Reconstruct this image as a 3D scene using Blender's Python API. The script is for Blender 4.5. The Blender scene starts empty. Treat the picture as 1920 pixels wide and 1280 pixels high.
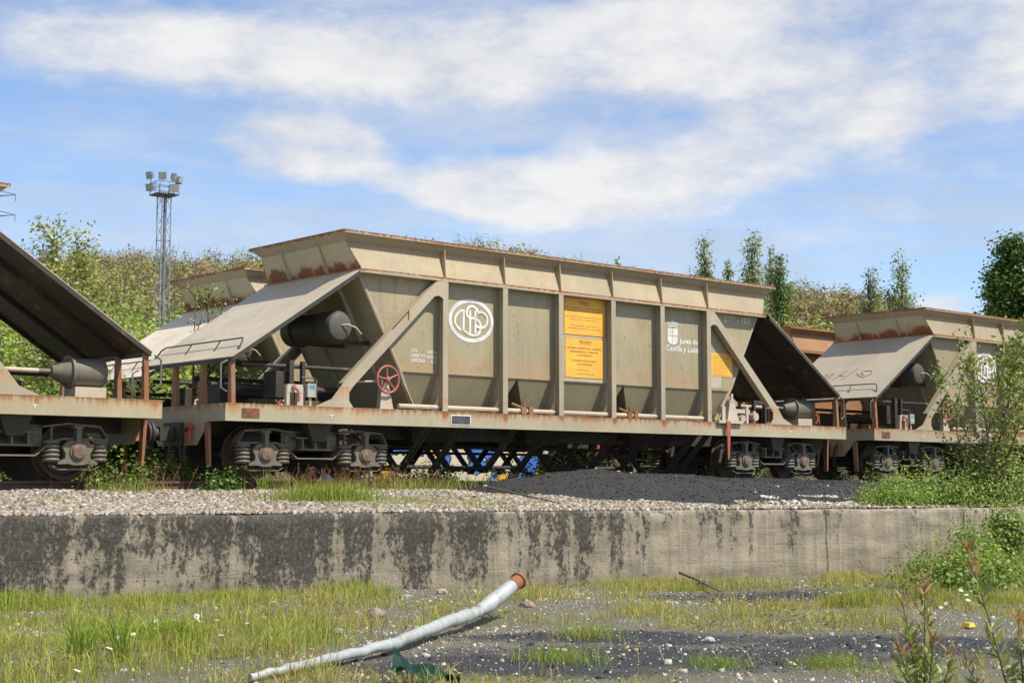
import bpy, bmesh, math, random
import numpy as np
from mathutils import Vector, Matrix

random.seed(7); rng = np.random.default_rng(7)
scene = bpy.context.scene
COL = scene.collection
R = math.radians

# ------------------------------------------------------------------ camera
FPX = 2818.0; TH = R(48.4); PIT = math.atan(261 / FPX); EYE = 1.10
CAM = np.array([-9.857, -17.738, EYE])
fw0 = np.array([math.cos(TH), math.sin(TH), 0.0]); rt = np.array([math.sin(TH), -math.cos(TH), 0.0])
upz = np.array([0, 0, 1.0])
fw = fw0 * math.cos(PIT) + upz * math.sin(PIT); up = upz * math.cos(PIT) - fw0 * math.sin(PIT)
cd = bpy.data.cameras.new('camera'); cam = bpy.data.objects.new('camera', cd); COL.objects.link(cam)
cd.sensor_width = 36.0; cd.lens = FPX / 1920 * 36.0; cd.clip_start = 0.1; cd.clip_end = 3000
cam.matrix_world = Matrix(((rt[0], up[0], -fw[0], CAM[0]), (rt[1], up[1], -fw[1], CAM[1]), (rt[2], up[2], -fw[2], CAM[2]), (0, 0, 0, 1)))
scene.camera = cam

# ------------------------------------------------------------------ world, sun, exposure
SUN = Vector((0.42, -1.0, 1.50)).normalized()
SUN_EL = math.asin(SUN.z); SUN_AZ = math.atan2(SUN.x, SUN.y)
world = bpy.data.worlds.new('World'); scene.world = world; world.use_nodes = True
nt = world.node_tree; nt.nodes.clear(); N = nt.nodes; L = nt.links

def wn(t, **k):
    n = N.new(t)
    for a, v in k.items(): setattr(n, a, v)
    return n
def wmath(op, a, b=None, clamp=False):
    n = wn('ShaderNodeMath', operation=op); n.use_clamp = clamp
    for i, v in enumerate((a, b)):
        if v is None: continue
        if isinstance(v, (int, float)): n.inputs[i].default_value = v
        else: L.new(v, n.inputs[i])
    return n.outputs[0]
tc = wn('ShaderNodeTexCoord')
sky = wn('ShaderNodeTexSky', sky_type='NISHITA', sun_disc=False, sun_elevation=SUN_EL, sun_rotation=SUN_AZ,
         altitude=800, air_density=1.0, dust_density=0.25, ozone_density=2.6)
def wnoise(scale, zs, detail=7, rough=0.55, off=(0, 0, 0)):
    m = wn('ShaderNodeMapping'); L.new(tc.outputs['Generated'], m.inputs[0])
    m.inputs['Scale'].default_value = (scale, scale, scale * zs); m.inputs['Location'].default_value = off
    n = wn('ShaderNodeTexNoise'); n.inputs['Scale'].default_value = 1.0; n.inputs['Detail'].default_value = detail
    n.inputs['Roughness'].default_value = rough; L.new(m.outputs[0], n.inputs['Vector'])
    return n.outputs['Fac']
def pxdir(px, py):
    d = fw * FPX + rt * (px - 960) + up * (640 - py); return d / np.linalg.norm(d)
n_big = wnoise(3.4, 3.0, 8, 0.58, (3.1, 1.7, 0.35))
n_fine = wnoise(10.0, 2.2, 9, 0.62, (0.3, 5.2, 1.1))
n_wisp = wnoise(4.0, 5.5, 9, 0.68, (7.7, 2.2, 3.0))
# cloud banks: soft ellipsoids in direction space, broken up by the noises
def bank(px, py, wx, wz, amp):
    c = pxdir(px, py)
    s = wn('ShaderNodeVectorMath', operation='SUBTRACT'); L.new(tc.outputs['Generated'], s.inputs[0]); s.inputs[1].default_value = tuple(c)
    k = wn('ShaderNodeVectorMath', operation='MULTIPLY'); L.new(s.outputs[0], k.inputs[0]); k.inputs[1].default_value = (1 / wx, 1 / wx, 1 / wz)
    ln = wn('ShaderNodeVectorMath', operation='LENGTH'); L.new(k.outputs[0], ln.inputs[0])
    mr = wn('ShaderNodeMapRange', interpolation_type='SMOOTHSTEP'); L.new(ln.outputs['Value'], mr.inputs[0])
    mr.inputs[1].default_value = 0.15; mr.inputs[2].default_value = 1.25; mr.inputs[3].default_value = amp; mr.inputs[4].default_value = 0.0
    return mr.outputs[0]
banks = [(520, 270, .075, .026, .46), (630, 285, .05, .024, .34), (870, 345, .08, .024, .34), (980, 390, .07, .018, .22), (400, 110, .16, .036, .30), (780, 130, .14, .050, .26), (200, 60, .12, .03, .22),
         (1130, 130, .16, .06, .24), (1250, 280, .14, .030, .24), (1700, 70, .22, .050, .40), (1620, 225, .11, .026, .32), (1830, 315, .10, .020, .34), (1330, 50, .16, .040, .28),
         (1760, 572, .045, .012, .46), (1130, 350, .16, .020, .22), (60, 90, .12, .03, .15), (1900, 130, .16, .05, .30), (1120, 395, .12, .02, .22), (1480, 420, .14, .018, .18), (1350, 320, .10, .02, .2)]
acc = None
for b in banks:
    o = bank(*b); acc = o if acc is None else wmath('ADD', acc, o)
acc = wmath('ADD', wmath('MINIMUM', acc, 0.44), 0.03)
dens = wmath('ADD', wmath('MULTIPLY', n_big, 0.85), acc)
dens = wmath('ADD', dens, wmath('MULTIPLY', wmath('SUBTRACT', n_fine, 0.5), 0.85))
mr = wn('ShaderNodeMapRange', interpolation_type='SMOOTHSTEP'); L.new(dens, mr.inputs[0])
mr.inputs[1].default_value = 0.46; mr.inputs[2].default_value = 0.98
wisp = wn('ShaderNodeMapRange', interpolation_type='SMOOTHSTEP'); L.new(n_wisp, wisp.inputs[0])
wisp.inputs[1].default_value = 0.32; wisp.inputs[2].default_value = 0.72; wisp.inputs[3].default_value = 0.08; wisp.inputs[4].default_value = 0.66
cmask = wmath('MAXIMUM', wmath('MULTIPLY', mr.outputs[0], 0.96), wisp.outputs[0])
shade = wn('ShaderNodeMapRange'); L.new(wmath('ADD', wmath('MULTIPLY', n_fine, 0.6), wmath('MULTIPLY', dens, 0.35)), shade.inputs[0])
shade.inputs[1].default_value = 0.42; shade.inputs[2].default_value = 0.72
ccol = wn('ShaderNodeMix', data_type='RGBA'); L.new(shade.outputs[0], ccol.inputs[0])
ccol.inputs[6].default_value = (0.47, 0.48, 0.52, 1); ccol.inputs[7].default_value = (0.68, 0.675, 0.67, 1)
skys = wn('ShaderNodeMix', data_type='RGBA', blend_type='MULTIPLY'); skys.inputs[0].default_value = 1.0
L.new(sky.outputs[0], skys.inputs[6]); skys.inputs[7].default_value = (0.118, 0.126, 0.136, 1)
mixc = wn('ShaderNodeMix', data_type='RGBA'); L.new(cmask, mixc.inputs[0]); L.new(skys.outputs[2], mixc.inputs[6]); L.new(ccol.outputs[2], mixc.inputs[7])
bg = wn('ShaderNodeBackground'); L.new(mixc.outputs[2], bg.inputs[0]); bg.inputs[1].default_value = 1.0
wo = wn('ShaderNodeOutputWorld'); L.new(bg.outputs[0], wo.inputs[0])

sd = bpy.data.lights.new('sun', 'SUN'); sd.energy = 4.2; sd.angle = R(0.53); sd.color = (1.0, 0.945, 0.85)
sun = bpy.data.objects.new('sun', sd); COL.objects.link(sun); sun.rotation_euler = SUN.to_track_quat('Z', 'Y').to_euler(); sun.location = (0, -10, 30)
vs = scene.view_settings; vs.view_transform = 'Standard'; vs.look = 'None'; vs.exposure = 0.42; vs.gamma = 1.0

# ------------------------------------------------------------------ geometry helpers
def ray(px, py): return fw * FPX + rt * (px - 960) + up * (640 - py)
def onY(px, py, Y): d = ray(px, py); return CAM + d * ((Y - CAM[1]) / d[1])
def onZ(px, py, Z): d = ray(px, py); return CAM + d * ((Z - CAM[2]) / d[2])
def atD(px, py, D): d = ray(px, py); return CAM + d * (D / (d @ fw0))

def tag(o, label=None, cat=None, group=None, kind=None):
    if label: o['label'] = label
    if cat: o['category'] = cat
    if group: o['group'] = group
    if kind: o['kind'] = kind
    return o
def empty(name, loc, rz=0.0):
    o = bpy.data.objects.new(name, None); COL.objects.link(o); o.location = loc; o.rotation_euler = (0, 0, rz); o.empty_display_size = 0.2
    return o
def link_mesh(name, me, m, parent=None, sharp=35):
    if m is not None: me.materials.append(m)
    o = bpy.data.objects.new(name, me); COL.objects.link(o)
    if parent is not None: o.parent = parent
    if sharp:
        me.polygons.foreach_set('use_smooth', [True] * len(me.polygons)); me.set_sharp_from_angle(angle=R(sharp))
    return o

class MB:
    def __init__(s, off=(0, 0, 0)): s.V = []; s.F = []; s.off = Vector(off)
    def v(s, p): s.V.append(tuple(Vector(p) - s.off)); return len(s.V) - 1
    def hexa(s, p):                      # p: 4 bottom, 4 top
        i = [s.v(q) for q in p]
        for f in ((3, 2, 1, 0), (4, 5, 6, 7), (0, 1, 5, 4), (1, 2, 6, 5), (2, 3, 7, 6), (3, 0, 4, 7)): s.F.append([i[k] for k in f])
        return s
    def box(s, x0, x1, y0, y1, z0, z1):
        return s.hexa([(x0, y0, z0), (x1, y0, z0), (x1, y1, z0), (x0, y1, z0), (x0, y0, z1), (x1, y0, z1), (x1, y1, z1), (x0, y1, z1)])
    def prism(s, pts, ax, a0, a1):       # polygon extruded along axis ax
        def P(p, a): return (a, p[0], p[1]) if ax == 'x' else ((p[0], a, p[1]) if ax == 'y' else (p[0], p[1], a))
        n = len(pts); i = [s.v(P(p, a0)) for p in pts]; j = [s.v(P(p, a1)) for p in pts]
        s.F.append(i[::-1]); s.F.append(j)
        for k in range(n): s.F.append([i[k], i[(k + 1) % n], j[(k + 1) % n], j[k]])
        return s
    def frame(s, d):
        d = Vector(d).normalized(); a = Vector((0, 0, 1)) if abs(d.z) < .9 else Vector((1, 0, 0))
        u = d.cross(a).normalized(); return u, d.cross(u).normalized()
    def tube(s, pts, r, n=8, cap=True):
        pts = [Vector(p) for p in pts]; rs = r if isinstance(r, (list, tuple)) else [r] * len(pts); rings = []
        u0 = None
        for k, p in enumerate(pts):
            d = (pts[min(k + 1, len(pts) - 1)] - pts[max(k - 1, 0)])
            if u0 is None: u, w = s.frame(d)
            else:
                dn = d.normalized(); u = (u0 - dn * u0.dot(dn)).normalized(); w = dn.cross(u)
            u0 = u
            rings.append([s.v(p + (u * math.cos(2 * math.pi * q / n) + w * math.sin(2 * math.pi * q / n)) * rs[k]) for q in range(n)])
        for a, b in zip(rings, rings[1:]):
            for q in range(n): s.F.append([a[q], a[(q + 1) % n], b[(q + 1) % n], b[q]])
        if cap: s.F.append(rings[0][::-1]); s.F.append(rings[-1])
        return s
    def cyl(s, p0, p1, r0, r1=None, n=14): return s.tube([p0, p1], [r0, r0 if r1 is None else r1], n)
    def lathe(s, c, d, prof, n=20):      # prof: (radius, distance along d)
        c = Vector(c); dn = Vector(d).normalized(); u, w = s.frame(dn); rings = []
        for r, h in prof: rings.append([s.v(c + dn * h + (u * math.cos(2 * math.pi * q / n) + w * math.sin(2 * math.pi * q / n)) * max(r, 1e-4)) for q in range(n)])
        for a, b in zip(rings, rings[1:]):
            for q in range(n): s.F.append([a[q], a[(q + 1) % n], b[(q + 1) % n], b[q]])
        s.F.append(rings[0][::-1]); s.F.append(rings[-1]); return s
    def torus(s, c, d, Rr, r, n=24, m=8):
        c = Vector(c); dn = Vector(d).normalized(); u, w = s.frame(dn); rings = []
        for q in range(n):
            e = u * math.cos(2 * math.pi * q / n) + w * math.sin(2 * math.pi * q / n)
            rings.append([s.v(c + e * (Rr + r * math.cos(2 * math.pi * k / m)) + dn * r * math.sin(2 * math.pi * k / m)) for k in range(m)])
        for q in range(n):
            a, b = rings[q], rings[(q + 1) % n]
            for k in range(m): s.F.append([a[k], b[k], b[(k + 1) % m], a[(k + 1) % m]])
        return s
    def slab(s, q, t):                   # quad with thickness vector t
        t = Vector(t); return s.hexa([Vector(p) for p in q] + [Vector(p) + t for p in q])
    def ribbon(s, pts, w, y0, y1, closed=False):   # flat stroke in the XZ plane
        P = [Vector((p[0], p[1])) for p in pts]; n = len(P); a = []; b = []
        for k in range(n):
            p0 = P[(k - 1) % n] if (closed or k) else P[0]; p1 = P[(k + 1) % n] if (closed or k < n - 1) else P[-1]
            d = (p1 - p0).normalized(); nn = Vector((-d.y, d.x)) * w / 2
            a.append(P[k] + nn); b.append(P[k] - nn)
        for k in range(n if closed else n - 1):
            k2 = (k + 1) % n
            s.hexa([(a[k].x, y1, a[k].y), (a[k2].x, y1, a[k2].y), (b[k2].x, y1, b[k2].y), (b[k].x, y1, b[k].y),
                    (a[k].x, y0, a[k].y), (a[k2].x, y0, a[k2].y), (b[k2].x, y0, b[k2].y), (b[k].x, y0, b[k].y)])
        return s
    def build(s, name, m, parent=None, sharp=35):
        me = bpy.data.meshes.new(name); me.from_pydata(s.V, [], s.F)
        bm = bmesh.new(); bm.from_mesh(me); bmesh.ops.recalc_face_normals(bm, faces=bm.faces); bm.to_mesh(me); bm.free()
        return link_mesh(name, me, m, parent, sharp)

def quads_mesh(name, V, m, parent=None, col=None, nper=4):
    """V: (n*nper,3) array; consecutive nper verts form a polygon; col: (n,3) colours"""
    n = len(V) // nper; me = bpy.data.meshes.new(name)
    me.vertices.add(n * nper); me.vertices.foreach_set('co', np.asarray(V, np.float32).ravel())
    me.loops.add(n * nper); me.loops.foreach_set('vertex_index', np.arange(n * nper, dtype=np.int32))
    me.polygons.add(n); me.polygons.foreach_set('loop_start', np.arange(0, n * nper, nper, dtype=np.int32))
    me.update(calc_edges=True)
    if col is not None:
        at = me.color_attributes.new('Col', 'FLOAT_COLOR', 'POINT')
        c = np.ones((n * nper, 4), np.float32); c[:, :3] = np.repeat(col, nper, 0); at.data.foreach_set('color', c.ravel())
    return link_mesh(name, me, m, parent, 0)

# ------------------------------------------------------------------ materials
class NT:
    def __init__(s, name):
        s.m = bpy.data.materials.new(name); s.m.use_nodes = True; s.t = s.m.node_tree; s.t.nodes.clear()
        s.out = s.n('ShaderNodeOutputMaterial'); s.p = s.n('ShaderNodeBsdfPrincipled'); s.t.links.new(s.p.outputs[0], s.out.inputs[0])
    def n(s, t, **k):
        x = s.t.nodes.new(t)
        for a, v in k.items(): setattr(x, a, v)
        return x
    def l(s, a, b): s.t.links.new(a, b)
    def set(s, i, v):
        if isinstance(v, (int, float, tuple)): i.default_value = v
        else: s.l(v, i)
    def math(s, op, a, b=0.0, clamp=False):
        x = s.n('ShaderNodeMath', operation=op); x.use_clamp = clamp; s.set(x.inputs[0], a); s.set(x.inputs[1], b); return x.outputs[0]
    def coord(s, kind='Object', scale=(1, 1, 1), rnd=False):
        c = s.n('ShaderNodeTexCoord').outputs[kind]
        if rnd:
            oi = s.n('ShaderNodeObjectInfo'); ad = s.n('ShaderNodeVectorMath', operation='ADD'); s.l(c, ad.inputs[0]); s.l(oi.outputs['Location'], ad.inputs[1]); c = ad.outputs[0]
        m = s.n('ShaderNodeMapping'); m.inputs['Scale'].default_value = scale; s.l(c, m.inputs[0]); return m.outputs[0]
    def noise(s, vec, scale, detail=5, rough=.55):
        x = s.n('ShaderNodeTexNoise'); x.inputs['Scale'].default_value = scale; x.inputs['Detail'].default_value = detail; x.inputs['Roughness'].default_value = rough
        s.l(vec, x.inputs['Vector']); return x.outputs['Fac']
    def ss(s, v, a, b, lo=0.0, hi=1.0):
        x = s.n('ShaderNodeMapRange', interpolation_type='SMOOTHSTEP'); s.set(x.inputs[0], v)
        for k, q in zip((1, 2, 3, 4), (a, b, lo, hi)): x.inputs[k].default_value = q
        return x.outputs[0]
    def mix(s, f, a, b, blend='MIX'):
        x = s.n('ShaderNodeMix', data_type='RGBA', blend_type=blend); s.set(x.inputs[0], f)
        for i, v in ((6, a), (7, b)):
            if isinstance(v, tuple): x.inputs[i].default_value = (*v[:3], 1)
            else: s.l(v, x.inputs[i])
        return x.outputs[2]
    def bump(s, h, strength=.3, dist=.01):
        b = s.n('ShaderNodeBump'); b.inputs['Strength'].default_value = strength; b.inputs['Distance'].default_value = dist; s.l(h, b.inputs['Height']); s.l(b.outputs[0], s.p.inputs['Normal'])
    def sepz(s, v):
        x = s.n('ShaderNodeSeparateXYZ'); s.l(v, x.inputs[0]); return x.outputs

RUST = (0.20, 0.065, 0.022); STAIN = (0.46, 0.24, 0.10)
def paint(name, base, stain=.5, streak=.5, spots=.3, bands=(), rough=.55, rustall=0.0, ups=(), runs=()):
    """weathered wagon paint; bands: (z_top, length, strength) in wagon coordinates (z above rail)"""
    t = NT(name); c = t.coord('Object', rnd=True); raw = t.n('ShaderNodeTexCoord').outputs['Object']
    oi = t.n('ShaderNodeObjectInfo')
    col = t.mix(t.ss(t.noise(c, .9, 4), .3, .7), tuple(x * .90 for x in base), tuple(x * 1.08 for x in base))
    col = t.mix(t.ss(t.noise(c, 22, 4), .35, .7, 0, .25), col, tuple(x * .70 for x in base))
    col = t.mix(1.0, col, oi.outputs['Color'], 'MULTIPLY')
    # long run-off streaks
    sc = t.coord('Object', (7, 7, .55), rnd=True); sn = t.noise(sc, 1.6, 5, .6)
    col = t.mix(t.math('MULTIPLY', t.ss(sn, .50, .72), .55 * streak), col, tuple(x * .62 for x in base))
    col = t.mix(t.math('MULTIPLY', t.ss(t.noise(t.coord('Object', (4, 4, .8), rnd=True), 1.3, 5), .54, .74), stain), col, STAIN)
    z = t.sepz(raw)[2]; rn = t.noise(t.coord('Object', (11, 11, 1.2), rnd=True), 1.5, 5, .65); big = t.noise(c, 1.5, 3)
    for zt, ln, st in bands:
        g = t.ss(z, zt - ln, zt, 0, 1); above = t.ss(z, zt + .004, zt + .012, 1, 0)
        g = t.math('MULTIPLY', g, above)
        mk = t.ss(t.math('ADD', t.math('MULTIPLY', rn, .75), t.math('ADD', t.math('MULTIPLY', g, .30), t.math('MULTIPLY', big, .35))), .66, .86)
        mk = t.math('MULTIPLY', t.math('MULTIPLY', mk, g), st, True)
        col = t.mix(t.math('MULTIPLY', mk, .9), col, STAIN); col = t.mix(t.ss(mk, .45, .9, 0, .85), col, RUST)
    for zb_, ln, st in ups:                 # rust creeping up from a lower edge
        g = t.math('MULTIPLY', t.math('SUBTRACT', 1.0, t.ss(z, zb_, zb_ + ln)), t.ss(z, zb_ - .03, zb_ - .02)); mk = t.ss(t.math('ADD', t.math('MULTIPLY', big, .9), t.math('ADD', t.math('MULTIPLY', g, .45), t.math('MULTIPLY', rn, .3))), .80, 1.05)
        mk = t.math('MULTIPLY', t.math('MULTIPLY', mk, t.ss(g, .0, .3)), st, True); col = t.mix(mk, col, STAIN); col = t.mix(t.ss(mk, .4, .95, 0, .9), col, RUST)
    xx = t.sepz(raw)[0]
    for xr_, wr_, zt, ln, st in runs:       # rust runs below a joint
        dx = t.math('ABSOLUTE', t.math('SUBTRACT', xx, xr_)); g = t.math('MULTIPLY', t.ss(dx, wr_ * .3, wr_ * 1.6, 1, 0), t.ss(z, zt - ln, zt, .25, 1))
        mk = t.math('MULTIPLY', t.ss(t.math('ADD', t.math('MULTIPLY', g, .8), t.math('MULTIPLY', rn, .7)), .72, 1.10), st); col = t.mix(mk, col, (.40, .185, .065)); col = t.mix(t.ss(mk, .55, 1, 0, .6), col, RUST)
    # chips gathered in patches, pale dust and dark grime clouds
    col = t.mix(t.ss(t.noise(c, 2.3, 6, .68), .52, .74, 0, .32 * (streak + .3)), col, tuple(x * .55 for x in base))
    col = t.mix(t.ss(t.noise(t.coord('Object', (3, 3, 1.1), rnd=True), 1.9, 6, .7), .55, .78, 0, .35), col, tuple(min(1, x * 1.25 + .03) for x in base))
    chip = t.math('MULTIPLY', t.ss(t.noise(c, 26, 3, .55), .66, .71), t.ss(t.noise(c, 1.7, 3), .50, .62)); col = t.mix(t.math('MULTIPLY', chip, min(1, spots * 2.2)), col, RUST)
    sp = t.ss(t.noise(t.coord('Object', (9, 9, 5), rnd=True), 2.6, 3, .5), .68, .74)
    col = t.mix(t.math('MULTIPLY', sp, spots), col, RUST)
    if rustall:
        rm = t.ss(t.noise(c, 2.2, 6, .65), .62 - .4 * rustall, .80 - .35 * rustall); col = t.mix(rm, col, t.mix(t.noise(c, 9, 4), RUST, (.34, .15, .06)))
    t.l(col, t.p.inputs['Base Color']); t.p.inputs['Roughness'].default_value = rough; t.p.inputs['Specular IOR Level'].default_value = .35
    t.bump(t.math('ADD', t.noise(c, 2.2, 2), t.math('MULTIPLY', t.noise(c, 40, 3), .04)), .22, .03)
    return t.m
def plain(name, base, rough=.6, var=.25, scale=6, metal=0.0, second=None, bump=0.0):
    t = NT(name); c = t.coord('Object', rnd=True); nz = t.noise(c, scale, 5, .6)
    b2 = second if second else tuple(x * (1 - var) for x in base)
    t.l(t.mix(t.ss(nz, .35, .68), base, b2), t.p.inputs['Base Color']); t.p.inputs['Roughness'].default_value = rough; t.p.inputs['Metallic'].default_value = metal
    if bump: t.bump(nz, bump, .02)
    return t.m
CXL = 6.40 - 6.5
KH = (0.39, 0.331, 0.203)
M = {}
M['panel'] = paint('khaki_panel_paint', KH, .24, .9, .7, ups=((1.52, .55, .30),))
M['lower'] = paint('khaki_chute_paint', tuple(x * .82 for x in KH), .15, .5, .35)
M['upper'] = paint('khaki_upper_paint', (0.43, 0.352, 0.225), .42, .45, .2, ((3.26, .20, .6), (2.94, .10, .3)))
M['rim'] = paint('khaki_rim_paint', (0.41, 0.345, 0.235), .30, .4, .2, ((3.40, .10, 1.5),))
M['flange'] = paint('khaki_flange_paint', (0.42, 0.355, 0.235), .3, .4, .25, ((2.885, .06, 1.7),))
M['sill'] = paint('khaki_sill_paint', (0.43, 0.375, 0.25), .40, .25, .10, ((.985, .26, .75),), runs=[(CXL + (k - 2.5) * 1.134, .075, .98, .26, .95) for k in range(6)] + [(-4.45, .05, .98, .26, .8), (4.9, .05, .98, .26, .8), (-6.35, .12, .98, .3, .6), (6.4, .05, .98, .26, .8)])
M['post'] = paint('khaki_post_paint', (0.42, 0.355, 0.245), .12, .35, .12, ((1.15, .2, .5),))
M['canopy'] = paint('faded_canopy_paint', (0.53, 0.455, 0.335), .45, .6, .10)
M['strut'] = paint('khaki_strut_paint', (0.44, 0.37, 0.26), .30, .3, .2, ((1.25, .4, .6),))
M['endpaint'] = paint('khaki_end_paint', (0.52, 0.465, 0.30), .25, .4, .15, ups=((2.89, .34, 1.0),))  # base lightened to stand in for fill light on the shaded ends
M['dark'] = paint('grimy_underframe_paint', (0.055, 0.050, 0.041), .25, .4, .2)
M['bogie'] = paint('bogie_grey_paint', (0.165, 0.15, 0.115), .25, .9, .5)
M['rustpost'] = paint('rusted_post_paint', (0.30, 0.17, 0.09), .6, .4, .5, rustall=.6)
M['rust'] = plain('rust', (0.22, 0.085, 0.035), .85, second=(0.10, .05, .03), scale=12, bump=.3)
M['wheel'] = plain('wheel_steel', (0.07, 0.05, 0.04), .7, second=(0.11, .06, .04), scale=5)
M['red'] = plain('handwheel_red_paint', (0.42, 0.12, 0.085), .55, second=(.33, .13, .10), scale=14)
M['orange'] = plain('lever_orange_paint', (0.52, 0.13, 0.05), .5, second=(.36, .09, .04), scale=9)
M['white'] = plain('white_marking_paint', (0.78, 0.77, 0.74), .65, second=(.60, .58, .51), scale=7)
M['yellow'] = plain('yellow_sign_paint', (0.93, 0.475, 0.06), .55, second=(.80, .40, .06), scale=2.5)
M['ink'] = plain('sign_ink', (0.20, 0.11, 0.03), .7, var=.1)
M['fadedwhite'] = plain('faded_number_paint', (0.74, 0.73, 0.69), .7, var=.2, scale=25)
M['plate'] = plain('dark_plate', (0.045, 0.05, 0.05), .5, second=(.09, .095, .09), scale=10)
M['black'] = plain('black_rubber', (0.015, 0.015, 0.015), .6)
M['yhose'] = plain('yellow_cock_paint', (0.75, 0.50, 0.03), .5)
M['pipe'] = paint('pale_pipe_paint', (0.52, 0.45, 0.34), .5, .3, .5)
M['box'] = plain('grey_cabinet_paint', (0.45, 0.44, 0.38), .5, second=(.33, .30, .24))
M['cap'] = plain('axle_cap_metal', (.20, .15, .10), .7, second=(.13, .07, .04), scale=14)
M['under'] = paint('shade_dark_underside', (0.055, 0.048, 0.038), .35, .4, .2)  # dark paint that carries the canopy's underside shade; spouts share it
M['tank'] = paint('shade_dark_tank_paint', (0.11, 0.105, 0.085), .1, .4, .1)  # tank sits in shade; that shade is put into the base colour
M['blue'] = plain('blue_label', (0.12, 0.32, 0.42), .5)

# ------------------------------------------------------------------ ground function
WALL = [(-30.0, -2.6), (-9.0, -2.55), (-4.04, -3.97), (6.6, -7.35), (14.0, -7.75), (40.0, -8.2)]
def wall_y(x):
    return np.interp(x, [p[0] for p in WALL], [p[1] for p in WALL])
def sm(t): t = np.clip(t, 0, 1); return t * t * (3 - 2 * t)
def vnoise(x, y, s, seed=0):          # smooth value noise (numpy)
    x = np.asarray(x) * s + seed * 17.3; y = np.asarray(y) * s + seed * 5.1
    xi = np.floor(x).astype(np.int64); yi = np.floor(y).astype(np.int64); fx = x - xi; fy = y - yi
    def h(a, b): 
        n = (a * 374761393 + b * 668265263 + seed * 1442695) & 0x7fffffff; n = ((n ^ (n >> 13)) * 1274126177) & 0x7fffffff; return ((n ^ (n >> 16)) & 0xffff) / 65535.0
    fx = fx * fx * (3 - 2 * fx); fy = fy * fy * (3 - 2 * fy)
    return (h(xi, yi) * (1 - fx) + h(xi + 1, yi) * fx) * (1 - fy) + (h(xi, yi + 1) * (1 - fx) + h(xi + 1, yi + 1) * fx) * fy
def fbm(x, y, s, seed=0): return (vnoise(x, y, s, seed) * .55 + vnoise(x, y, s * 2.1, seed + 1) * .28 + vnoise(x, y, s * 4.3, seed + 2) * .17)
def plat(x, y):
    yw = wall_y(x); t = (y - yw - .15) / (-.75 - yw)
    return .775 + .195 * sm(t) + (fbm(x, y, 1.3, 3) - .5) * .05 * sm((y - yw - .2) / .5)
def coal(x, y):
    hx = np.interp(x, [2.6, 3.6, 4.6, 5.8, 7.5, 9.5, 12, 14.5, 17], [-.06, .04, .20, .30, .24, .17, .14, .09, -.06])
    yw = wall_y(x); yc = -1.75
    p = np.where(y < yc, sm((y - (yw + .25)) / (yc - yw - .25)) ** 1.15, 1 - .55 * sm((y - yc) / 1.2))
    edge = np.interp(x, [3.0, 4.2, 5.5, 9, 14, 17], [-.08, -.02, .0, .0, .0, -.08])
    return plat(x, y) - .035 + edge + (hx + .035) * p + (fbm(x, y, 2.2, 9) - .5) * .075
def gnd(x, y):
    return (fbm(x, y, .5, 21) - .5) * .10 - .02 + (fbm(x, y, 5.0, 23) - .5) * .022
def grid_mesh(name, xs, ys, fz, m, cut=None):
    X, Y = np.meshgrid(xs, ys); Z = fz(X, Y); nx, ny = len(xs), len(ys)
    V = np.stack([X, Y, Z], -1).reshape(-1, 3); i = np.arange((nx) * (ny)).reshape(ny, nx)
    F = np.stack([i[:-1, :-1], i[:-1, 1:], i[1:, 1:], i[1:, :-1]], -1).reshape(-1, 4)
    if cut is not None:
        c = V[F].mean(1); F = F[~cut(c[:, 0], c[:, 1])]
    me = bpy.data.meshes.new(name); me.from_pydata(V.tolist(), [], F.tolist()); return link_mesh(name, me, m, None, 180)

# ------------------------------------------------------------------ materials of the setting
def mat_attr(name, rough=.9, transl=0.0, spec=.2, nvar=0.0):
    t = NT(name); a = t.n('ShaderNodeAttribute', attribute_name='Col'); c = a.outputs['Color']
    if nvar:
        nz = t.noise(t.coord('Object'), nvar, 3); c = t.mix(t.ss(nz, .3, .7, 0, .5), c, t.mix(1.0, c, (.45, .42, .38), 'MULTIPLY'))
    t.l(c, t.p.inputs['Base Color']); t.p.inputs['Roughness'].default_value = rough; t.p.inputs['Specular IOR Level'].default_value = spec
    if transl:
        tr = t.n('ShaderNodeBsdfTranslucent'); t.l(t.mix(1.0, c, (1.25, 1.25, .6), 'MULTIPLY'), tr.inputs[0])
        mx = t.n('ShaderNodeMixShader'); mx.inputs[0].default_value = transl
        t.l(t.p.outputs[0], mx.inputs[1]); t.l(tr.outputs[0], mx.inputs[2]); t.l(mx.outputs[0], t.out.inputs[0])
    return t.m
M['leaf'] = mat_attr('foliage', .5, .30, .35)
M['farleaf'] = mat_attr('distant_foliage', .8, .2, .1)
M['grass'] = mat_attr('grass_blades', .6, .30, .2)
M['stone'] = mat_attr('crushed_stone', .9, 0, .2, 30)
M['bark'] = plain('bark', (0.20, 0.165, 0.115), .9, second=(.11, .09, .065), scale=14, bump=.4)
M['twig'] = plain('twig_bark', (0.17, 0.09, 0.055), .8, second=(.11, .07, .05), scale=20)

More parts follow.
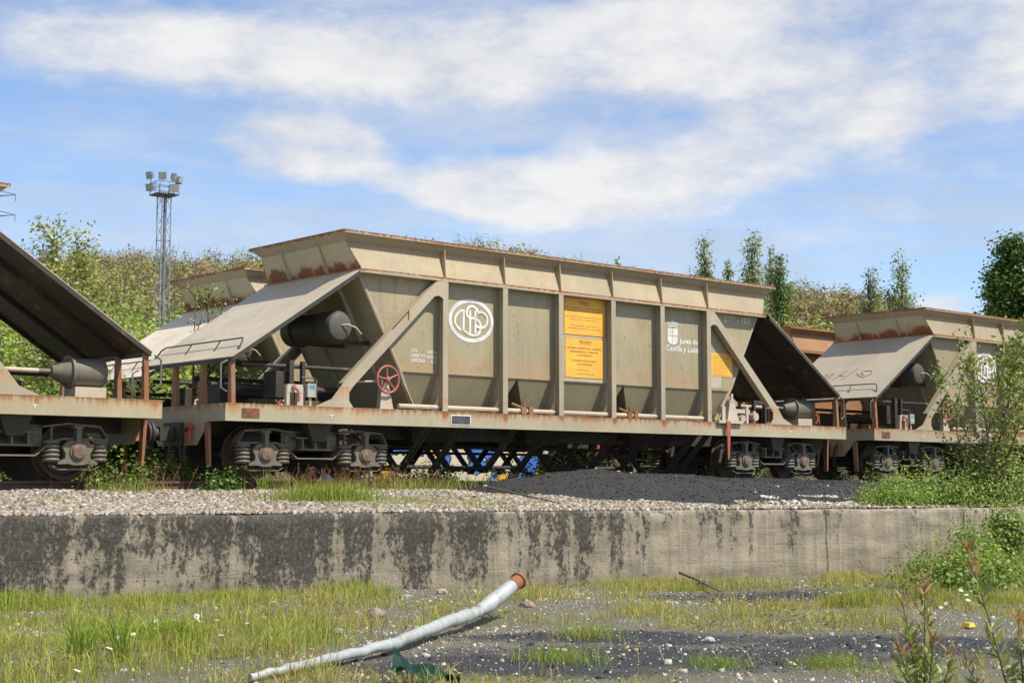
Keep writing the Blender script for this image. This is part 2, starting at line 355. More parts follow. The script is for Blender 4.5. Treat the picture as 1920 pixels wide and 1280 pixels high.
def m_ground():
    t = NT('weedy_soil'); c = t.coord('Object'); a = t.n('ShaderNodeAttribute', attribute_name='Col'); k = t.n('ShaderNodeSeparateColor'); t.l(a.outputs['Color'], k.inputs[0])
    soil = t.mix(t.ss(t.noise(c, 1.6, 6, .65), .35, .65), (.175, .15, .115), (.125, .125, .075))
    soil = t.mix(t.ss(t.noise(c, 55, 5, .8), .42, .75, 0, .85), soil, (.30, .265, .22)); soil = t.mix(t.ss(t.noise(c, 90, 3, .7), .5, .7, 0, .8), soil, (.06, .055, .05))
    cm = t.ss(t.math('ADD', k.outputs[0], t.math('MULTIPLY', t.math('SUBTRACT', t.noise(c, 4.5, 8, .75), .5), 1.7)), .18, .78)
    coalc = t.mix(t.ss(t.noise(c, 45, 3, .7), .5, .72), (.034, .0345, .037), (.125, .125, .128))
    t.l(t.mix(cm, soil, coalc), t.p.inputs['Base Color']); t.p.inputs['Roughness'].default_value = .95
    t.bump(t.noise(c, 22, 6, .7), .8, .04); return t.m
def m_gravelbed():
    t = NT('gravel_bed'); c = t.coord('Object')
    v = t.n('ShaderNodeTexVoronoi'); v.inputs['Scale'].default_value = 24; t.l(c, v.inputs['Vector'])
    col = t.mix(.75, (.33, .29, .235), v.outputs['Color'], 'SOFT_LIGHT')
    col = t.mix(t.ss(v.outputs['Distance'], .25, .75, 0, .8), col, (.09, .075, .055))
    col = t.mix(t.ss(t.noise(c, .8, 5), .5, .7, 0, .55), col, (.13, .12, .06))
    t.l(col, t.p.inputs['Base Color']); t.p.inputs['Roughness'].default_value = .95; t.bump(v.outputs['Distance'], .8, .03); return t.m
def m_coal():
    t = NT('coal'); c = t.coord('Object')
    col = t.mix(t.ss(t.noise(c, 55, 4, .8), .38, .75), (.018, .018, .019), (.105, .103, .102)); col = t.mix(t.ss(t.noise(c, 7, 5, .7), .45, .75, 0, .45), col, (.075, .066, .058))
    col = t.mix(t.ss(t.noise(c, 1.4, 5), .45, .75, 0, .5), col, (.052, .044, .036))
    t.l(col, t.p.inputs['Base Color']); t.p.inputs['Roughness'].default_value = .85; t.bump(t.noise(c, 40, 5, .75), 1.0, .035); return t.m
def m_wall():
    t = NT('stained_concrete'); c = t.coord('Object'); s = t.sepz(c); x, z = s[0], s[2]
    base = t.mix(t.ss(t.noise(t.coord('Object', (1.5, 1.5, 5)), 1.2, 6, .65), .35, .7), (.42, .35, .245), (.27, .225, .16))
    base = t.mix(t.ss(t.noise(t.coord('Object', (9, 9, .8)), .9, 4), .5, .75, 0, .5), base, (.52, .45, .345))
    base = t.mix(t.ss(t.noise(c, 35, 4, .7), .5, .8, 0, .5), base, (.22, .185, .135))
    # formwork board marks
    bl = t.math('PINGPONG', t.math('ADD', z, t.math('MULTIPLY', t.noise(t.coord('Object', (.7, .7, 2)), 1.0, 3), .05)), .095)
    base = t.mix(t.math('MULTIPLY', t.ss(bl, .0, .006, .45, 0), t.ss(t.noise(t.coord('Object', (1.3, 1.3, 3)), 1.0, 2), .54, .62)), base, (.12, .10, .075))
    # black run-off from the top edge, heavier towards the left part of the wall
    amt = t.ss(t.math('MULTIPLY', x, -1.0), -6.5, 2.0)
    wob = t.math('MULTIPLY', t.math('SUBTRACT', t.noise(t.coord('Object', (4, 4, 4)), 1.0, 4, .6), .5), .10)
    xv = t.n('ShaderNodeCombineXYZ'); t.l(t.math('ADD', x, wob), xv.inputs[0])
    def col1(sc, off, det=3):
        m_ = t.n('ShaderNodeMapping'); m_.inputs['Scale'].default_value = (sc, 1, 1); m_.inputs['Location'].default_value = (off, off * 3.1, 0); t.l(xv.outputs[0], m_.inputs[0]); return t.noise(m_.outputs[0], 1.0, det, .6)
    c1 = col1(2.3, 3.0); c2 = col1(7.5, 9.0, 4)
    ln = t.math('ADD', t.math('MULTIPLY', t.math('SUBTRACT', c1, .46), 4.6), t.math('ADD', t.math('MULTIPLY', t.math('SUBTRACT', c2, .5), 3.4), t.math('MULTIPLY', t.math('SUBTRACT', amt, .48), 1.45)))
    reach = t.math('SUBTRACT', t.math('ADD', z, t.math('MULTIPLY', ln, .75)), .62)            # >0 inside a run
    f1 = t.noise(t.coord('Object', (12, 12, 6)), 1.0, 7, .70); f2 = t.noise(t.coord('Object', (34, 34, 24)), 1.0, 4, .7); fine = f1
    dd = t.math('ADD', reach, t.math('ADD', t.math('MULTIPLY', t.math('SUBTRACT', f1, .5), 3.4), t.math('MULTIPLY', t.math('SUBTRACT', f2, .5), 1.9)))
    mk = t.math('MULTIPLY', t.ss(dd, .0, .55), t.ss(f2, .25, .6, .6, 1.0))
    haze_ = t.math('MULTIPLY', t.ss(reach, -.5, .45), .30)
    base = t.mix(haze_, base, (.13, .115, .09))
    base = t.mix(t.ss(t.math('MULTIPLY', z, -1.0), -.16, .02, 0, .30), base, (.20, .175, .11))
    base = t.mix(t.ss(t.math('ABSOLUTE', t.math('SUBTRACT', t.math('ADD', x, wob), 4.85)), .006, .016, .8, 0), base, (.05, .045, .04))
    base = t.mix(t.ss(t.noise(t.coord('Object', (6.5, 6.5, .45)), 1.0, 5, .62), .42, .70, 0, .60), base, (.15, .125, .09)); base = t.mix(t.ss(t.noise(t.coord('Object', (5, 5, .3)), 1.3, 3, .5), .58, .70, 0, .5), base, (.55, .47, .35))
    sm_ = t.noise(t.coord('Object', (1.6, 1.6, 13)), 1.0, 5, .65); base = t.mix(t.ss(sm_, .55, .74, 0, .55), base, (.16, .135, .10))
    pit = t.n('ShaderNodeTexVoronoi'); pit.inputs['Scale'].default_value = 5.5; t.l(t.coord('Object', (1, .3, 1)), pit.inputs['Vector'])
    base = t.mix(t.math('MULTIPLY', t.ss(pit.outputs['Distance'], .03, .085, 1, 0), t.ss(f1, .45, .55)), base, (.035, .033, .03))
    col = t.mix(t.math('MULTIPLY', mk, .88), base, t.mix(fine, (.012, .012, .012), (.040, .037, .032)))
    t.l(col, t.p.inputs['Base Color']); t.p.inputs['Roughness'].default_value = .92
    t.bump(t.math('ADD', t.noise(c, 28, 6, .7), t.math('MULTIPLY', t.ss(bl, 0, .008), .12)), .55, .02); return t.m
M['ground'] = m_ground(); M['gravelbed'] = m_gravelbed(); M['coal'] = m_coal(); M['wall'] = m_wall()

# ------------------------------------------------------------------ ground, platform, wall, coal
def ax(*segs):
    out = []
    for a, b, n in segs: out += list(np.linspace(a, b, n, endpoint=False))
    return np.array(out + [segs[-1][1]])
def coalmask(x, y):
    """where coal dust lies on the lower ground"""
    def el(px, py, a, b):
        c = onZ(px, py, 0); dx = (x - c[0]); dy = (y - c[1]); u = dx * rt[0] + dy * rt[1]; v = dx * fw0[0] + dy * fw0[1]
        return np.clip(1.25 - np.sqrt((u / a) ** 2 + (v / b) ** 2), 0, 1)
    m = np.maximum.reduce([el(1300, 1222, 2.0, .85), el(1720, 1200, 1.7, .85), el(1520, 1112, 2.0, .75), el(1790, 1100, 1.2, .5), el(1150, 1190, 1.6, .45), el(1000, 1235, 1.4, .5), el(1020, 1090, .5, .5), el(900, 1250, 1.6, .4), el(330, 1215, .5, .25)])
    return m
g = grid_mesh('ground', ax((-90, -10, 24), (-10, 9, 190), (9, 110, 24)), ax((-60, -14, 14), (-14, -2, 130), (-2, 0, 3)), gnd, M['ground'],
              cut=lambda x, y: y > wall_y(x) + .3)
V = np.array([v.co[:] for v in g.data.vertices]); ca = g.data.color_attributes.new('Col', 'FLOAT_COLOR', 'POINT')
cc = np.ones((len(V), 4), np.float32); cc[:, 0] = coalmask(V[:, 0], V[:, 1]); ca.data.foreach_set('color', cc.ravel())
tag(g, kind='structure')
# platform sheet, warped to follow the wall
xs = ax((-90, -12, 20), (-12, 18, 150), (18, 120, 24)); vo = ax((.12, 8, 70), (8, 80, 12))
Xg, Vg = np.meshgrid(xs, vo); Yg = wall_y(Xg) + Vg; Zg = plat(Xg, Yg); nx, ny = len(xs), len(vo)
ii = np.arange(nx * ny).reshape(ny, nx)
me = bpy.data.meshes.new('platform_gravel_bed'); me.from_pydata(np.stack([Xg, Yg, Zg], -1).reshape(-1, 3).tolist(), [], np.stack([ii[:-1, :-1], ii[:-1, 1:], ii[1:, 1:], ii[1:, :-1]], -1).reshape(-1, 4).tolist())
tag(link_mesh('platform_ground', me, M['gravelbed'], None, 180), kind='structure')
ch = grid_mesh('coal_heap', ax((2.4, 17.2, 210)), ax((-8.2, -.62, 110)), coal, M['coal'], cut=lambda x, y: (y < wall_y(x) + .3) | (coal(x, y) < plat(x, y) - .03))
tag(ch, 'low dark heap of coal spilled along the track before the hopper wagon', 'coal heap')

# retaining wall: dense front face with worn top edge
def wall_mesh():
    P = np.array(WALL[1:5]); seg = np.linalg.norm(np.diff(P, axis=0), axis=1); tot = seg.sum(); ns = int(tot / .055)
    s = np.linspace(0, tot, ns); cs = np.concatenate([[0], np.cumsum(seg)]); x = np.interp(s, cs, P[:, 0]); y = np.interp(s, cs, P[:, 1])
    nxv, nyv = .303, .953          # roughly the wall's outward side is -n
    zs = np.concatenate([np.linspace(-.25, .70, 18), [.735, .757, .770]]); rows = []
    for k, z in enumerate(zs):
        d = (fbm(s, np.full_like(s, z * 2.5), 3.0, 31) - .5) * .035 + (fbm(s, np.full_like(s, z), 14.0, 37) - .5) * .014
        inset = {18: .004, 19: .014, 20: .034}.get(k, 0.0) + (sm((fbm(s, s * 0, 2.6, 41) - .62) / .12) * .03 if z > .73 else 0)
        rows.append(np.stack([x + nxv * (d + inset), y + nyv * (d + inset), np.full_like(s, z) - (sm((fbm(s, s * 0, 1.1, 43) - .5) / .3) * .018 if z > .75 else 0)], -1))
    rows.append(np.stack([x + nxv * .36, y + nyv * .36, np.full_like(s, .772)], -1)); rows.append(np.stack([x + nxv * .36, y + nyv * .36, np.full_like(s, -.25)], -1))
    A = np.stack(rows); nr = len(A); i = np.arange(nr * ns).reshape(nr, ns)
    F = np.stack([i[:-1, :-1], i[:-1, 1:], i[1:, 1:], i[1:, :-1]], -1).reshape(-1, 4)
    me = bpy.data.meshes.new('retaining_wall'); me.from_pydata(A.reshape(-1, 3).tolist(), [], F.tolist())
    return link_mesh('retaining_wall', me, M['wall'], None, 50)
tag(wall_mesh(), 'long weathered concrete retaining wall streaked with black stains below the gravel', 'retaining wall')

# ------------------------------------------------------------------ tracks
M['rail'] = plain('rusty_rail', (.15, .075, .045), .75, second=(.09, .05, .035), scale=8, bump=.2)
M['sleeper'] = plain('old_sleeper', (.10, .08, .06), .95, var=.4, scale=9, bump=.5)
RAILP = [(-.06, .96), (.06, .96), (.06, .975), (.012, .99), (.010, 1.055), (.033, 1.065), (.033, 1.10), (-.033, 1.10), (-.033, 1.065), (-.010, 1.055), (-.012, .99), (-.06, .975)]
def track(yc, label):
    r = empty('railway_track', (0, yc, .96)); tag(r, label, 'railway track', 'pair of parallel narrow gauge tracks')
    for s in (-.53, .53):
        b = MB((0, yc, .96)); b.prism([(yc + s + p[0], p[1]) for p in RAILP], 'x', -60, 90); b.build('rail', M['rail'], r)
    b = MB((0, 0, .96)); b.box(-.11, .11, -.95, .95, .90, .985); sl = b.build('sleeper', M['sleeper'], r); first = True
    for k in range(-14, 40):
        o = sl if first else sl.copy()
        if not first: COL.objects.link(o); o.parent = r
        first = False; o.location = (k * .72, 0, random.uniform(-.012, .006)); o.rotation_euler = (0, 0, random.uniform(-.03, .03))
track(0.0, 'rusty railway track carrying the row of wagons beside the gravel platform')
track(4.0, 'railway track under the second row of wagons farther back')

# ------------------------------------------------------------------ hopper wagon
CX = 6.40                                  # middle of hopper and bogies, wagon x runs 0..13
WO = (6.5, 0.0, 1.10)                      # wagon origin: rail level, middle
def W(): return MB(WO)
def mx(x): return 2 * CX - x
POSTX = [CX + (k - 2.5) * 1.134 for k in range(6)]
YP, YF = 1.05, 1.20                        # panel plane, post face
def text_mesh(name, body, x0, x1, z0, z1, y, m, parent, align='LEFT', space=1.0, keep=False):
    cu = bpy.data.curves.new(name, 'FONT'); cu.body = body; cu.align_x = align; cu.space_line = space; cu.fill_mode = 'FRONT'; cu.offset = .018; cu.resolution_u = 3
    o = bpy.data.objects.new(name, cu); COL.objects.link(o); bpy.context.view_layer.update()
    me = bpy.data.meshes.new_from_object(o.evaluated_get(bpy.context.evaluated_depsgraph_get())); bpy.data.objects.remove(o); bpy.data.curves.remove(cu)
    P = np.array([v.co[:] for v in me.vertices]); a, b = P.min(0), P.max(0)
    Q = np.zeros_like(P); Q[:, 0] = x0 + (P[:, 0] - a[0]) / (b[0] - a[0]) * (x1 - x0) - WO[0]; Q[:, 2] = z0 + (P[:, 1] - a[1]) / (b[1] - a[1]) * (z1 - z0) - WO[2]; Q[:, 1] = y
    me.vertices.foreach_set('co', Q.ravel()); me.materials.clear(); me.update(); me.name = name
    return link_mesh(name, me, m, parent, 0)

def make_wagon():
    r = empty('hopper_wagon', WO)
    B = lambda mb, n, m, p=r, sharp=35: mb.build(n, M[m], p, sharp)
    zs0, zs1 = 1.855, 2.08
    # --- underframe
    for s in (-1, 1):
        b = W(); y0, y1 = sorted((s * YF, s * (YF - .07)))
        b.box(0.012, 12.988, y0, y1, zs0 + .012, zs1 - .012)
        b.box(0.012, 12.988, min(s * (YF + .003), s * (YF - .16)), max(s * (YF + .003), s * (YF - .16)), zs1 - .012, zs1)
        b.box(0.012, 12.988, min(s * (YF + .003), s * (YF - .16)), max(s * (YF + .003), s * (YF - .16)), zs0, zs0 + .012)
        sl = B(b, 'side_sill', 'sill')
        for xm in (1.62, mx(1.62) + .2):
            q = W(); yy = s * (YF + .0045); q.box(xm - .04, xm + .04, min(yy, yy - s * .001), max(yy, yy - s * .001), 1.965, 1.975); q.box(xm - .008, xm + .012, min(yy, yy - s * .001), max(yy, yy - s * .001), 1.94, 1.962); B(q, 'lifting_mark', 'white', sl)
    for e, x in ((0, 0.0), (1, 13.0)):
        b = W(); d = .012 if e == 0 else -.012; hp = [(-1.203, zs0), (-.78, zs0), (-.5, 1.56), (.5, 1.56), (.78, zs0), (1.203, zs0), (1.203, zs1), (-1.203, zs1)]
        b.prism(hp, 'x', min(x, x + d), max(x, x + d)); b.box(min(x + d, x + 8 * d), max(x + d, x + 8 * d), -1.195, 1.195, zs1 - .013, zs1 - .001)
        B(b, 'end_sill', 'sill')
    b = W(); b.box(.02, 12.98, -.18, .18, 1.70, 1.95)
    for x in (1.1, 2.0, 3.0, 4.4, 5.8, 7.0, 8.4, 9.8, 10.8, 11.7): b.box(x - .05, x + .05, -1.12, 1.12, 1.87, 2.0)
    B(b, 'centre_sill', 'dark')
    b = W(); b.box(.05, 2.3, -1.03, 1.03, 2.03, 2.05); b.box(10.5, 12.95, -1.03, 1.03, 2.03, 2.05); B(b, 'deck_plate', 'dark')
    # --- hopper shell
    zt, zb = 3.955, 2.62; xt = 2.12; sl = (zt - 2.12) / 1.02          # end slope
    def xe(z): return xt + (zt - z) / sl
    edges = [None] + POSTX + [None]
    for s in (-1, 1):
        y0, y1 = sorted((s * YP, s * (YP - .012)))
        for k in range(7):
            b = W()
            if k == 0: pg = [(xe(zt), zt), (POSTX[0], zt), (POSTX[0], zb), (xe(zb) + .02, zb)]
            elif k == 6: pg = [(POSTX[5], zt), (mx(xe(zt)), zt), (mx(xe(zb) + .02), zb), (POSTX[5], zb)]
            else: pg = [(POSTX[k - 1], zt), (POSTX[k], zt), (POSTX[k], zb), (POSTX[k - 1], zb)]
            b.prism(pg, 'y', y0, y1); B(b, 'side_panel', 'panel')
        for k, x in enumerate(POSTX):                                 # posts: face plate, web, foot bracket
            b = W(); b.box(x - .048, x + .048, min(s * YF, s * (YF - .012)), max(s * YF, s * (YF - .012)), zs1, 3.93)
            b.box(x - .006, x + .006, min(s * (YF - .012), s * YP), max(s * (YF - .012), s * YP), zs1, 3.93)
            b.prism([(s * YP, zb), (s * YP, 2.30), (s * .90, zs1 + .002), (s * .80, zs1 + .002), (s * .92, zb)], 'x', x - .03, x - .018)
            B(b, 'post', 'post')
        b = W(); yo = s * (YF + .004)
        b.prism([(s * YP, 3.93), (yo, 3.93), (yo, 3.985), (s * (YF - .008), 3.985), (s * (YF - .008), 3.945), (s * YP, 3.945)], 'x', 2.06, mx(2.06)); B(b, 'flange', 'flange')
        # leaning upper side and its fins
        zl, zu = 3.985, 4.35; yl, yu = 1.175, 1.065; xl0, xu0 = 2.10, 1.92
        b = W(); b.slab([(xl0, s * yl, zl), (mx(xl0), s * yl, zl), (mx(xu0), s * yu, zu), (xu0, s * yu, zu)], (0, -s * .012, 0)); B(b, 'upper_side', 'upper')
        for x in POSTX:
            b = W(); b.prism([(s * (yl + .001), zl + .001), (s * (yl + .075 - .045), zl + .001), (s * (yu + .105), zu + .045), (s * (yu + .001), zu - .01)], 'x', x - .007, x + .007); B(b, 'fin', 'upper')
        # braces
        for e in (0, 1):
            f = (lambda x: x) if e == 0 else mx
            b = W(); ya, yb = sorted((s * (YF + .002), s * (YF - .010)))
            cur = [(1.93, 2.20), (1.86, 2.30)]
            pts = [(1.36, zs1), (1.62, 2.185), (1.80, 2.40), (3.42, 3.925), (3.555, 3.925), (3.535, 3.66), (3.50, 3.69), (3.44, 3.715), (3.36, 3.70), (1.97, 2.37), (1.90, 2.28), (1.90, 2.17), (1.97, zs1)]
            b.prism([(f(p[0]), p[1]) for p in pts], 'y', ya, yb)
            # lower web of the brace, turned inwards
            for (a, c) in (((3.36, 3.70), (1.97, 2.37)), ((3.42, 3.925), (1.80, 2.40))):
                b.slab([(f(a[0]), s * (YF - .010), a[1]), (f(c[0]), s * (YF - .010), c[1]), (f(c[0]), s * (YF - .11), c[1]), (f(a[0]), s * (YF - .11), a[1])], (0, 0, .010))
            st = B(b, 'brace', 'strut')
            if s == -1 and e == 0:
                q = W(); q.slab([(2.62, -1.206, 3.205), (2.90, -1.206, 3.465), (2.90, -1.206, 3.44), (2.64, -1.206, 3.195)], (0, .004, 0)); q.box(2.885, 2.905, -1.206, -1.202, 3.33, 3.465); B(q, 'weld_strip', 'rust', st)
    for e in (0, 1):
        f = (lambda x: x) if e == 0 else mx
        sx = 1 if e == 0 else -1
        b = W(); b.slab([(f(xe(zt) - .0), -YP + .013, zt), (f(xe(2.0)), -YP + .013, 2.0), (f(xe(2.0)), YP - .013, 2.0), (f(xe(zt)), YP - .013, zt)], (sx * .014, 0, 0))
        for yy in (-.5, .5): b.slab([(f(xe(3.9) - .002), yy - .03, 3.9), (f(xe(2.2) - .002), yy - .03, 2.2), (f(xe(2.2) - .002), yy + .03, 2.2), (f(xe(3.9) - .002), yy + .03, 3.9)], (-sx * .06, 0, 0))
        B(b, 'end_slope', 'endpaint')
        for s in (-1, 1):                                             # rounded corner tube along the slope edge
            b = W(); b.tube([(f(xe(zt) + .01), s * (YP - .01), zt), (f(xe(2.66) + .01), s * (YP - .01), 2.66), (f(xe(2.12) + .01), s * (YP - .10), 2.12)], .032, 8); B(b, 'corner_tube', 'strut')
        b = W(); b.slab([(f(2.10), -1.175, 3.985), (f(2.10), 1.175, 3.985), (f(1.92), 1.065, 4.35), (f(1.92), -1.065, 4.35)], (sx * .012, 0, 0)); ue = B(b, 'upper_end', 'endpaint')
        for yy in (-.42, .52):
            b = W(); b.slab([(f(2.098), yy - .006, 3.99), (f(1.918), yy - .006, 4.348), (f(1.90), yy - .006, 4.36), (f(2.03), yy - .006, 3.99)], (0, .012, 0)); B(b, 'fin', 'canopy', ue)
        b = W(); b.box(min(f(2.06), f(2.15)), max(f(2.06), f(2.15)), -1.21, 1.21, 3.955, 3.984); B(b, 'hinge_ledge', 'rustpost')
    b = W()                                                           # flared rim with small top turn-down
    zu, zr = 4.35, 4.475; a0, a1 = (1.92, 1.065), (1.79, 1.205)
    for s in (-1, 1):
        b.slab([(a0[0], s * a0[1], zu), (mx(a0[0]), s * a0[1], zu), (mx(a1[0]), s * a1[1], zr), (a1[0], s * a1[1], zr)], (0, -s * .012, .004))
        b.box(a1[0], mx(a1[0]), min(s * (a1[1] - .012), s * (a1[1] + .008)), max(s * (a1[1] - .012), s * (a1[1] + .008)), zr - .028, zr + .016)
    for e in (0, 1):
        f = (lambda x: x) if e == 0 else mx; sx = 1 if e == 0 else -1
        b.slab([(f(a0[0]), -a0[1], zu), (f(a0[0]), a0[1], zu), (f(a1[0]), a1[1], zr), (f(a1[0]), -a1[1], zr)], (sx * .012, 0, .004))
        b.box(min(f(a1[0] - .004), f(a1[0] + .012)), max(f(a1[0] - .004), f(a1[0] + .012)), -a1[1] - .002, a1[1] + .002, zr - .006, zr + .018)
    B(b, 'rim', 'rim')
    # --- three lower chutes with inverted V gaps in the 2nd and 4th bay
    gaps = [POSTX[1] + .38, POSTX[3] + .38]
    bounds = [(xe(zb) + .03, xe(2.10) + .05, gaps[0], gaps[0] - .30), (gaps[0], gaps[0] + .34, gaps[1], gaps[1] - .30), (gaps[1], gaps[1] + .34, mx(xe(zb) + .03), mx(xe(2.10) + .05))]
    for (ta, ba, tb, bb) in bounds:
        b = W(); yt, yb_ = YP - .013, .80
        b.hexa([(ba, -yb_, 2.0), (bb, -yb_, 2.0), (bb, yb_, 2.0), (ba, yb_, 2.0), (ta, -yt, zb - .001), (tb, -yt, zb - .001), (tb, yt, zb - .001), (ta, yt, zb - .001)])
        # continues below the frame to the discharge doors
        cu_ = B(b, 'chute', 'lower')
        w_ = bb - ba; xa, xb = ba + w_ * .30, bb - w_ * .30; b = W()
        b.hexa([(xa, -.30, 1.66), (xb, -.30, 1.66), (xb, .30, 1.66), (xa, .30, 1.66), (ba + w_ * .1, -.66, 1.995), (bb - w_ * .1, -.66, 1.995), (bb - w_ * .1, .66, 1.995), (ba + w_ * .1, .66, 1.995)])
        B(b, 'discharge_spout', 'under', cu_)
    for x in (3.36, 3.95, 4.98, 5.64, 7.15, 7.85, 9.0, 9.3):          # V-shaped door frames under the sill
        for s in (-1, 1):
            b = W(); b.slab([(x - .06, s * 1.10, 1.86), (x + .06, s * 1.10, 1.86), (x + .06, s * .42, 1.22), (x - .06, s * .42, 1.22)], (0, -s * .05, .0)); b.slab([(x - .006, s * 1.10, 1.86), (x + .006, s * 1.10, 1.86), (x + .006, s * .42, 1.22), (x - .006, s * .42, 1.22)], (0, s * .06, 0)); B(b, 'door_frame', 'dark')
    b = W()
    for x0, x1 in ((3.3, 4.05), (4.95, 5.7), (7.1, 7.9)): b.cyl((x0, -.42, 1.30), (x1, -.42, 1.30), .03); b.cyl((x0, .42, 1.30), (x1, .42, 1.30), .03)
    b.cyl((2.5, 0.6, 1.62), (10.3, 0.6, 1.62), .025); B(b, 'door_shaft', 'dark')
    # pipe along the sill
    b = W(); b.cyl((2.80, -1.10, 2.135), (9.30, -1.10, 2.135), .034, n=10); pp = B(b, 'air_pipe', 'pipe')
    for k in (1, 3):
        x = POSTX[k] + .42; b = W(); b.box(x - .05, x + .05, -1.15, -1.04, 2.09, 2.19); b.cyl((x - .22, -1.10, 2.24), (x + .02, -1.10, 2.17), .022); b.box(x + .10, x + .18, -1.15, -1.05, 2.085, 2.20); b.cyl((x + .02, -1.12, 2.16), (x + .0, -1.12, 2.28), .016); B(b, 'pipe_clamp', 'rustpost', pp)
    # --- canopies over the end platforms
    for e in (0, 1):
        f = (lambda x: x) if e == 0 else (lambda x: 12.93 - x)
        T = [(2.10, 3.975), (0.20, 2.735), (0.08, 2.66)]
        b = W()
        for (p, q) in zip(T, T[1:]): b.slab([(f(p[0]), -1.2, p[1]), (f(q[0]), -1.2, q[1]), (f(q[0]), 1.2, q[1]), (f(p[0]), 1.2, p[1])], (0, 0, .012))
        cn = B(b, 'canopy', 'canopy', sharp=15)
        b = W()
        for yy in (-1.19, -.45, .45, 1.19): b.slab([(f(2.08), yy - .008, 3.955), (f(.10), yy - .008, 2.668), (f(.10), yy + .008, 2.668), (f(2.08), yy + .008, 3.955)], (0, 0, -.06))
        b.slab([(f(.085), -1.19, 2.66), (f(.085), 1.19, 2.66), (f(.11), 1.19, 2.675), (f(.11), -1.19, 2.675)], (0, 0, -.05)); B(b, 'canopy_rib', 'dark', cn)
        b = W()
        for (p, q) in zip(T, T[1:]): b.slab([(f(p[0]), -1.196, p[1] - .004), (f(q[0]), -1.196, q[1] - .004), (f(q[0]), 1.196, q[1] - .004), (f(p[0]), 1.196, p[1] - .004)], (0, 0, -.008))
        B(b, 'canopy_shade_sheet', 'under', cn, 15)  # added dark sheet, shade below the canopy painted into it
        b = W(); hz = lambda x: 2.735 + (x - .20) * .6526 + .012
        b.tube([(f(.24), -1.10, hz(.24)), (f(.32), -1.06, hz(.32) + .07), (f(.36), -1.0, hz(.36) + .085), (f(.36), 1.0, hz(.36) + .085), (f(.32), 1.06, hz(.32) + .07), (f(.24), 1.10, hz(.24))], .011, 6)
        for yy in (-.45, .3): b.tube([(f(.26), yy, hz(.26)), (f(.36), yy, hz(.36) + .085)], .009, 6)
        B(b, 'handrail', 'dark', cn)
        for yy in (-1.13, -.42, .30, 1.13):
            b = W(); x = f(.13); w = .035 if abs(yy) > 1 else .05
            b.hexa([(x - .03, yy - w - .015, zs1), (x + .03, yy - w - .015, zs1), (x + .03, yy + w + .015, zs1), (x - .03, yy + w + .015, zs1), (x - .03, yy - w * .6, 2.64), (x + .03, yy - w * .6, 2.64), (x + .03, yy + w * .6, 2.64), (x - .03, yy + w * .6, 2.64)]); B(b, 'canopy_post', 'rustpost')
        for yy in (-1.17, 1.17):
            b = W(); x = f(-.015) if e == 0 else f(.0) + .02; b.tube([(x + .05 * (1 - 2 * e), yy, 2.62), (x - .04 * (1 - 2 * e), yy, 2.57), (x - .04 * (1 - 2 * e), yy, 2.27), (x + .05 * (1 - 2 * e), yy, 2.22)], .013, 6); B(b, 'grab_handle', 'bogie')
    # --- left end: air tank, rods, controls
    b = W(); c = (1.93, -.92, 3.20); b.lathe(c, (0, 1, 0), [(.05, -.05), (.12, -.045), (.185, -.02), (.215, .03), (.215, 1.15), (.185, 1.2), (.10, 1.225)], 22); tk = B(b, 'air_tank', 'tank')
    b = W(); b.torus((1.93, -.62, 3.20), (0, 1, 0), .219, .014, 22, 6); b.torus((1.93, .0, 3.20), (0, 1, 0), .219, .014, 22, 6); b.box(1.98, 2.66, -.66, -.58, 3.0, 3.05); b.box(1.98, 2.66, -.04, .04, 3.0, 3.05); B(b, 'tank_strap', 'dark', tk)
    b = W(); b.tube([(1.93, -.97, 3.21), (2.0, -1.02, 3.22), (2.12, -1.04, 3.18), (2.22, -1.02, 3.10)], .012, 6); B(b, 'tank_pipe', 'pipe', tk)
    b = W(); pass
    for q0, q1, rr in (((.45, -.80, 2.62), (2.4, -.80, 2.62), .028), ((.5, .5, 2.5), (2.5, .5, 2.5), .03), ((.7, -.3, 2.35), (2.5, -.3, 2.35), .05), ((.9, .1, 2.3), (2.5, .1, 2.3), .07)):
        b = W(); b.cyl(q0, q1, rr); B(b, 'brake_rod', 'dark')
    b = W(); b.box(1.16, 1.23, -.88, -.80, zs1, 2.70); B(b, 'rack_post', 'dark')
    b = W(); b.box(1.36, 1.41, -.88, -.82, zs1, 2.69); B(b, 'rack_post', 'dark')
    b = W(); b.box(1.0, 1.16, -.80, -.5, 2.2, 2.55); B(b, 'valve_box', 'dark')
    b = W(); b.box(.75, 1.2, .2, .6, 2.08, 2.42); B(b, 'valve_box', 'dark')
    b = W(); b.tube([(1.52, -.98, zs1), (1.52, -.98, 2.44), (1.46, -.98, 2.47), (1.30, -.96, 2.47)], .010, 6); B(b, 'thin_pipe', 'bogie')
    b = W(); b.box(.96, 1.01, -1.12, -1.06, zs1, 2.34); b.box(1.13, 1.22, -1.12, -1.06, zs1, 2.33); b.box(.97, 1.21, -1.125, -1.05, 2.25, 2.36); st = B(b, 'lever_stand', 'pipe')
    b = W(); b.tube([(1.06, -1.15, 2.32), (1.10, -1.17, 2.29), (1.115, -1.18, 2.20), (1.11, -1.18, 2.13)], .018, 8); b.cyl((1.06, -1.16, 2.32), (1.06, -1.12, 2.32), .03); B(b, 'lever', 'red', st)
    b = W(); b.box(1.27, 1.40, -1.15, -1.07, 2.20, 2.38); cb = B(b, 'control_cabinet', 'box'); b = W(); b.box(1.29, 1.38, -1.153, -1.151, 2.31, 2.365); B(b, 'label_plate', 'blue', cb)
    b = W(); b.box(1.32, 1.35, -1.12, -1.09, zs1, 2.20); B(b, 'cabinet_post', 'pipe')
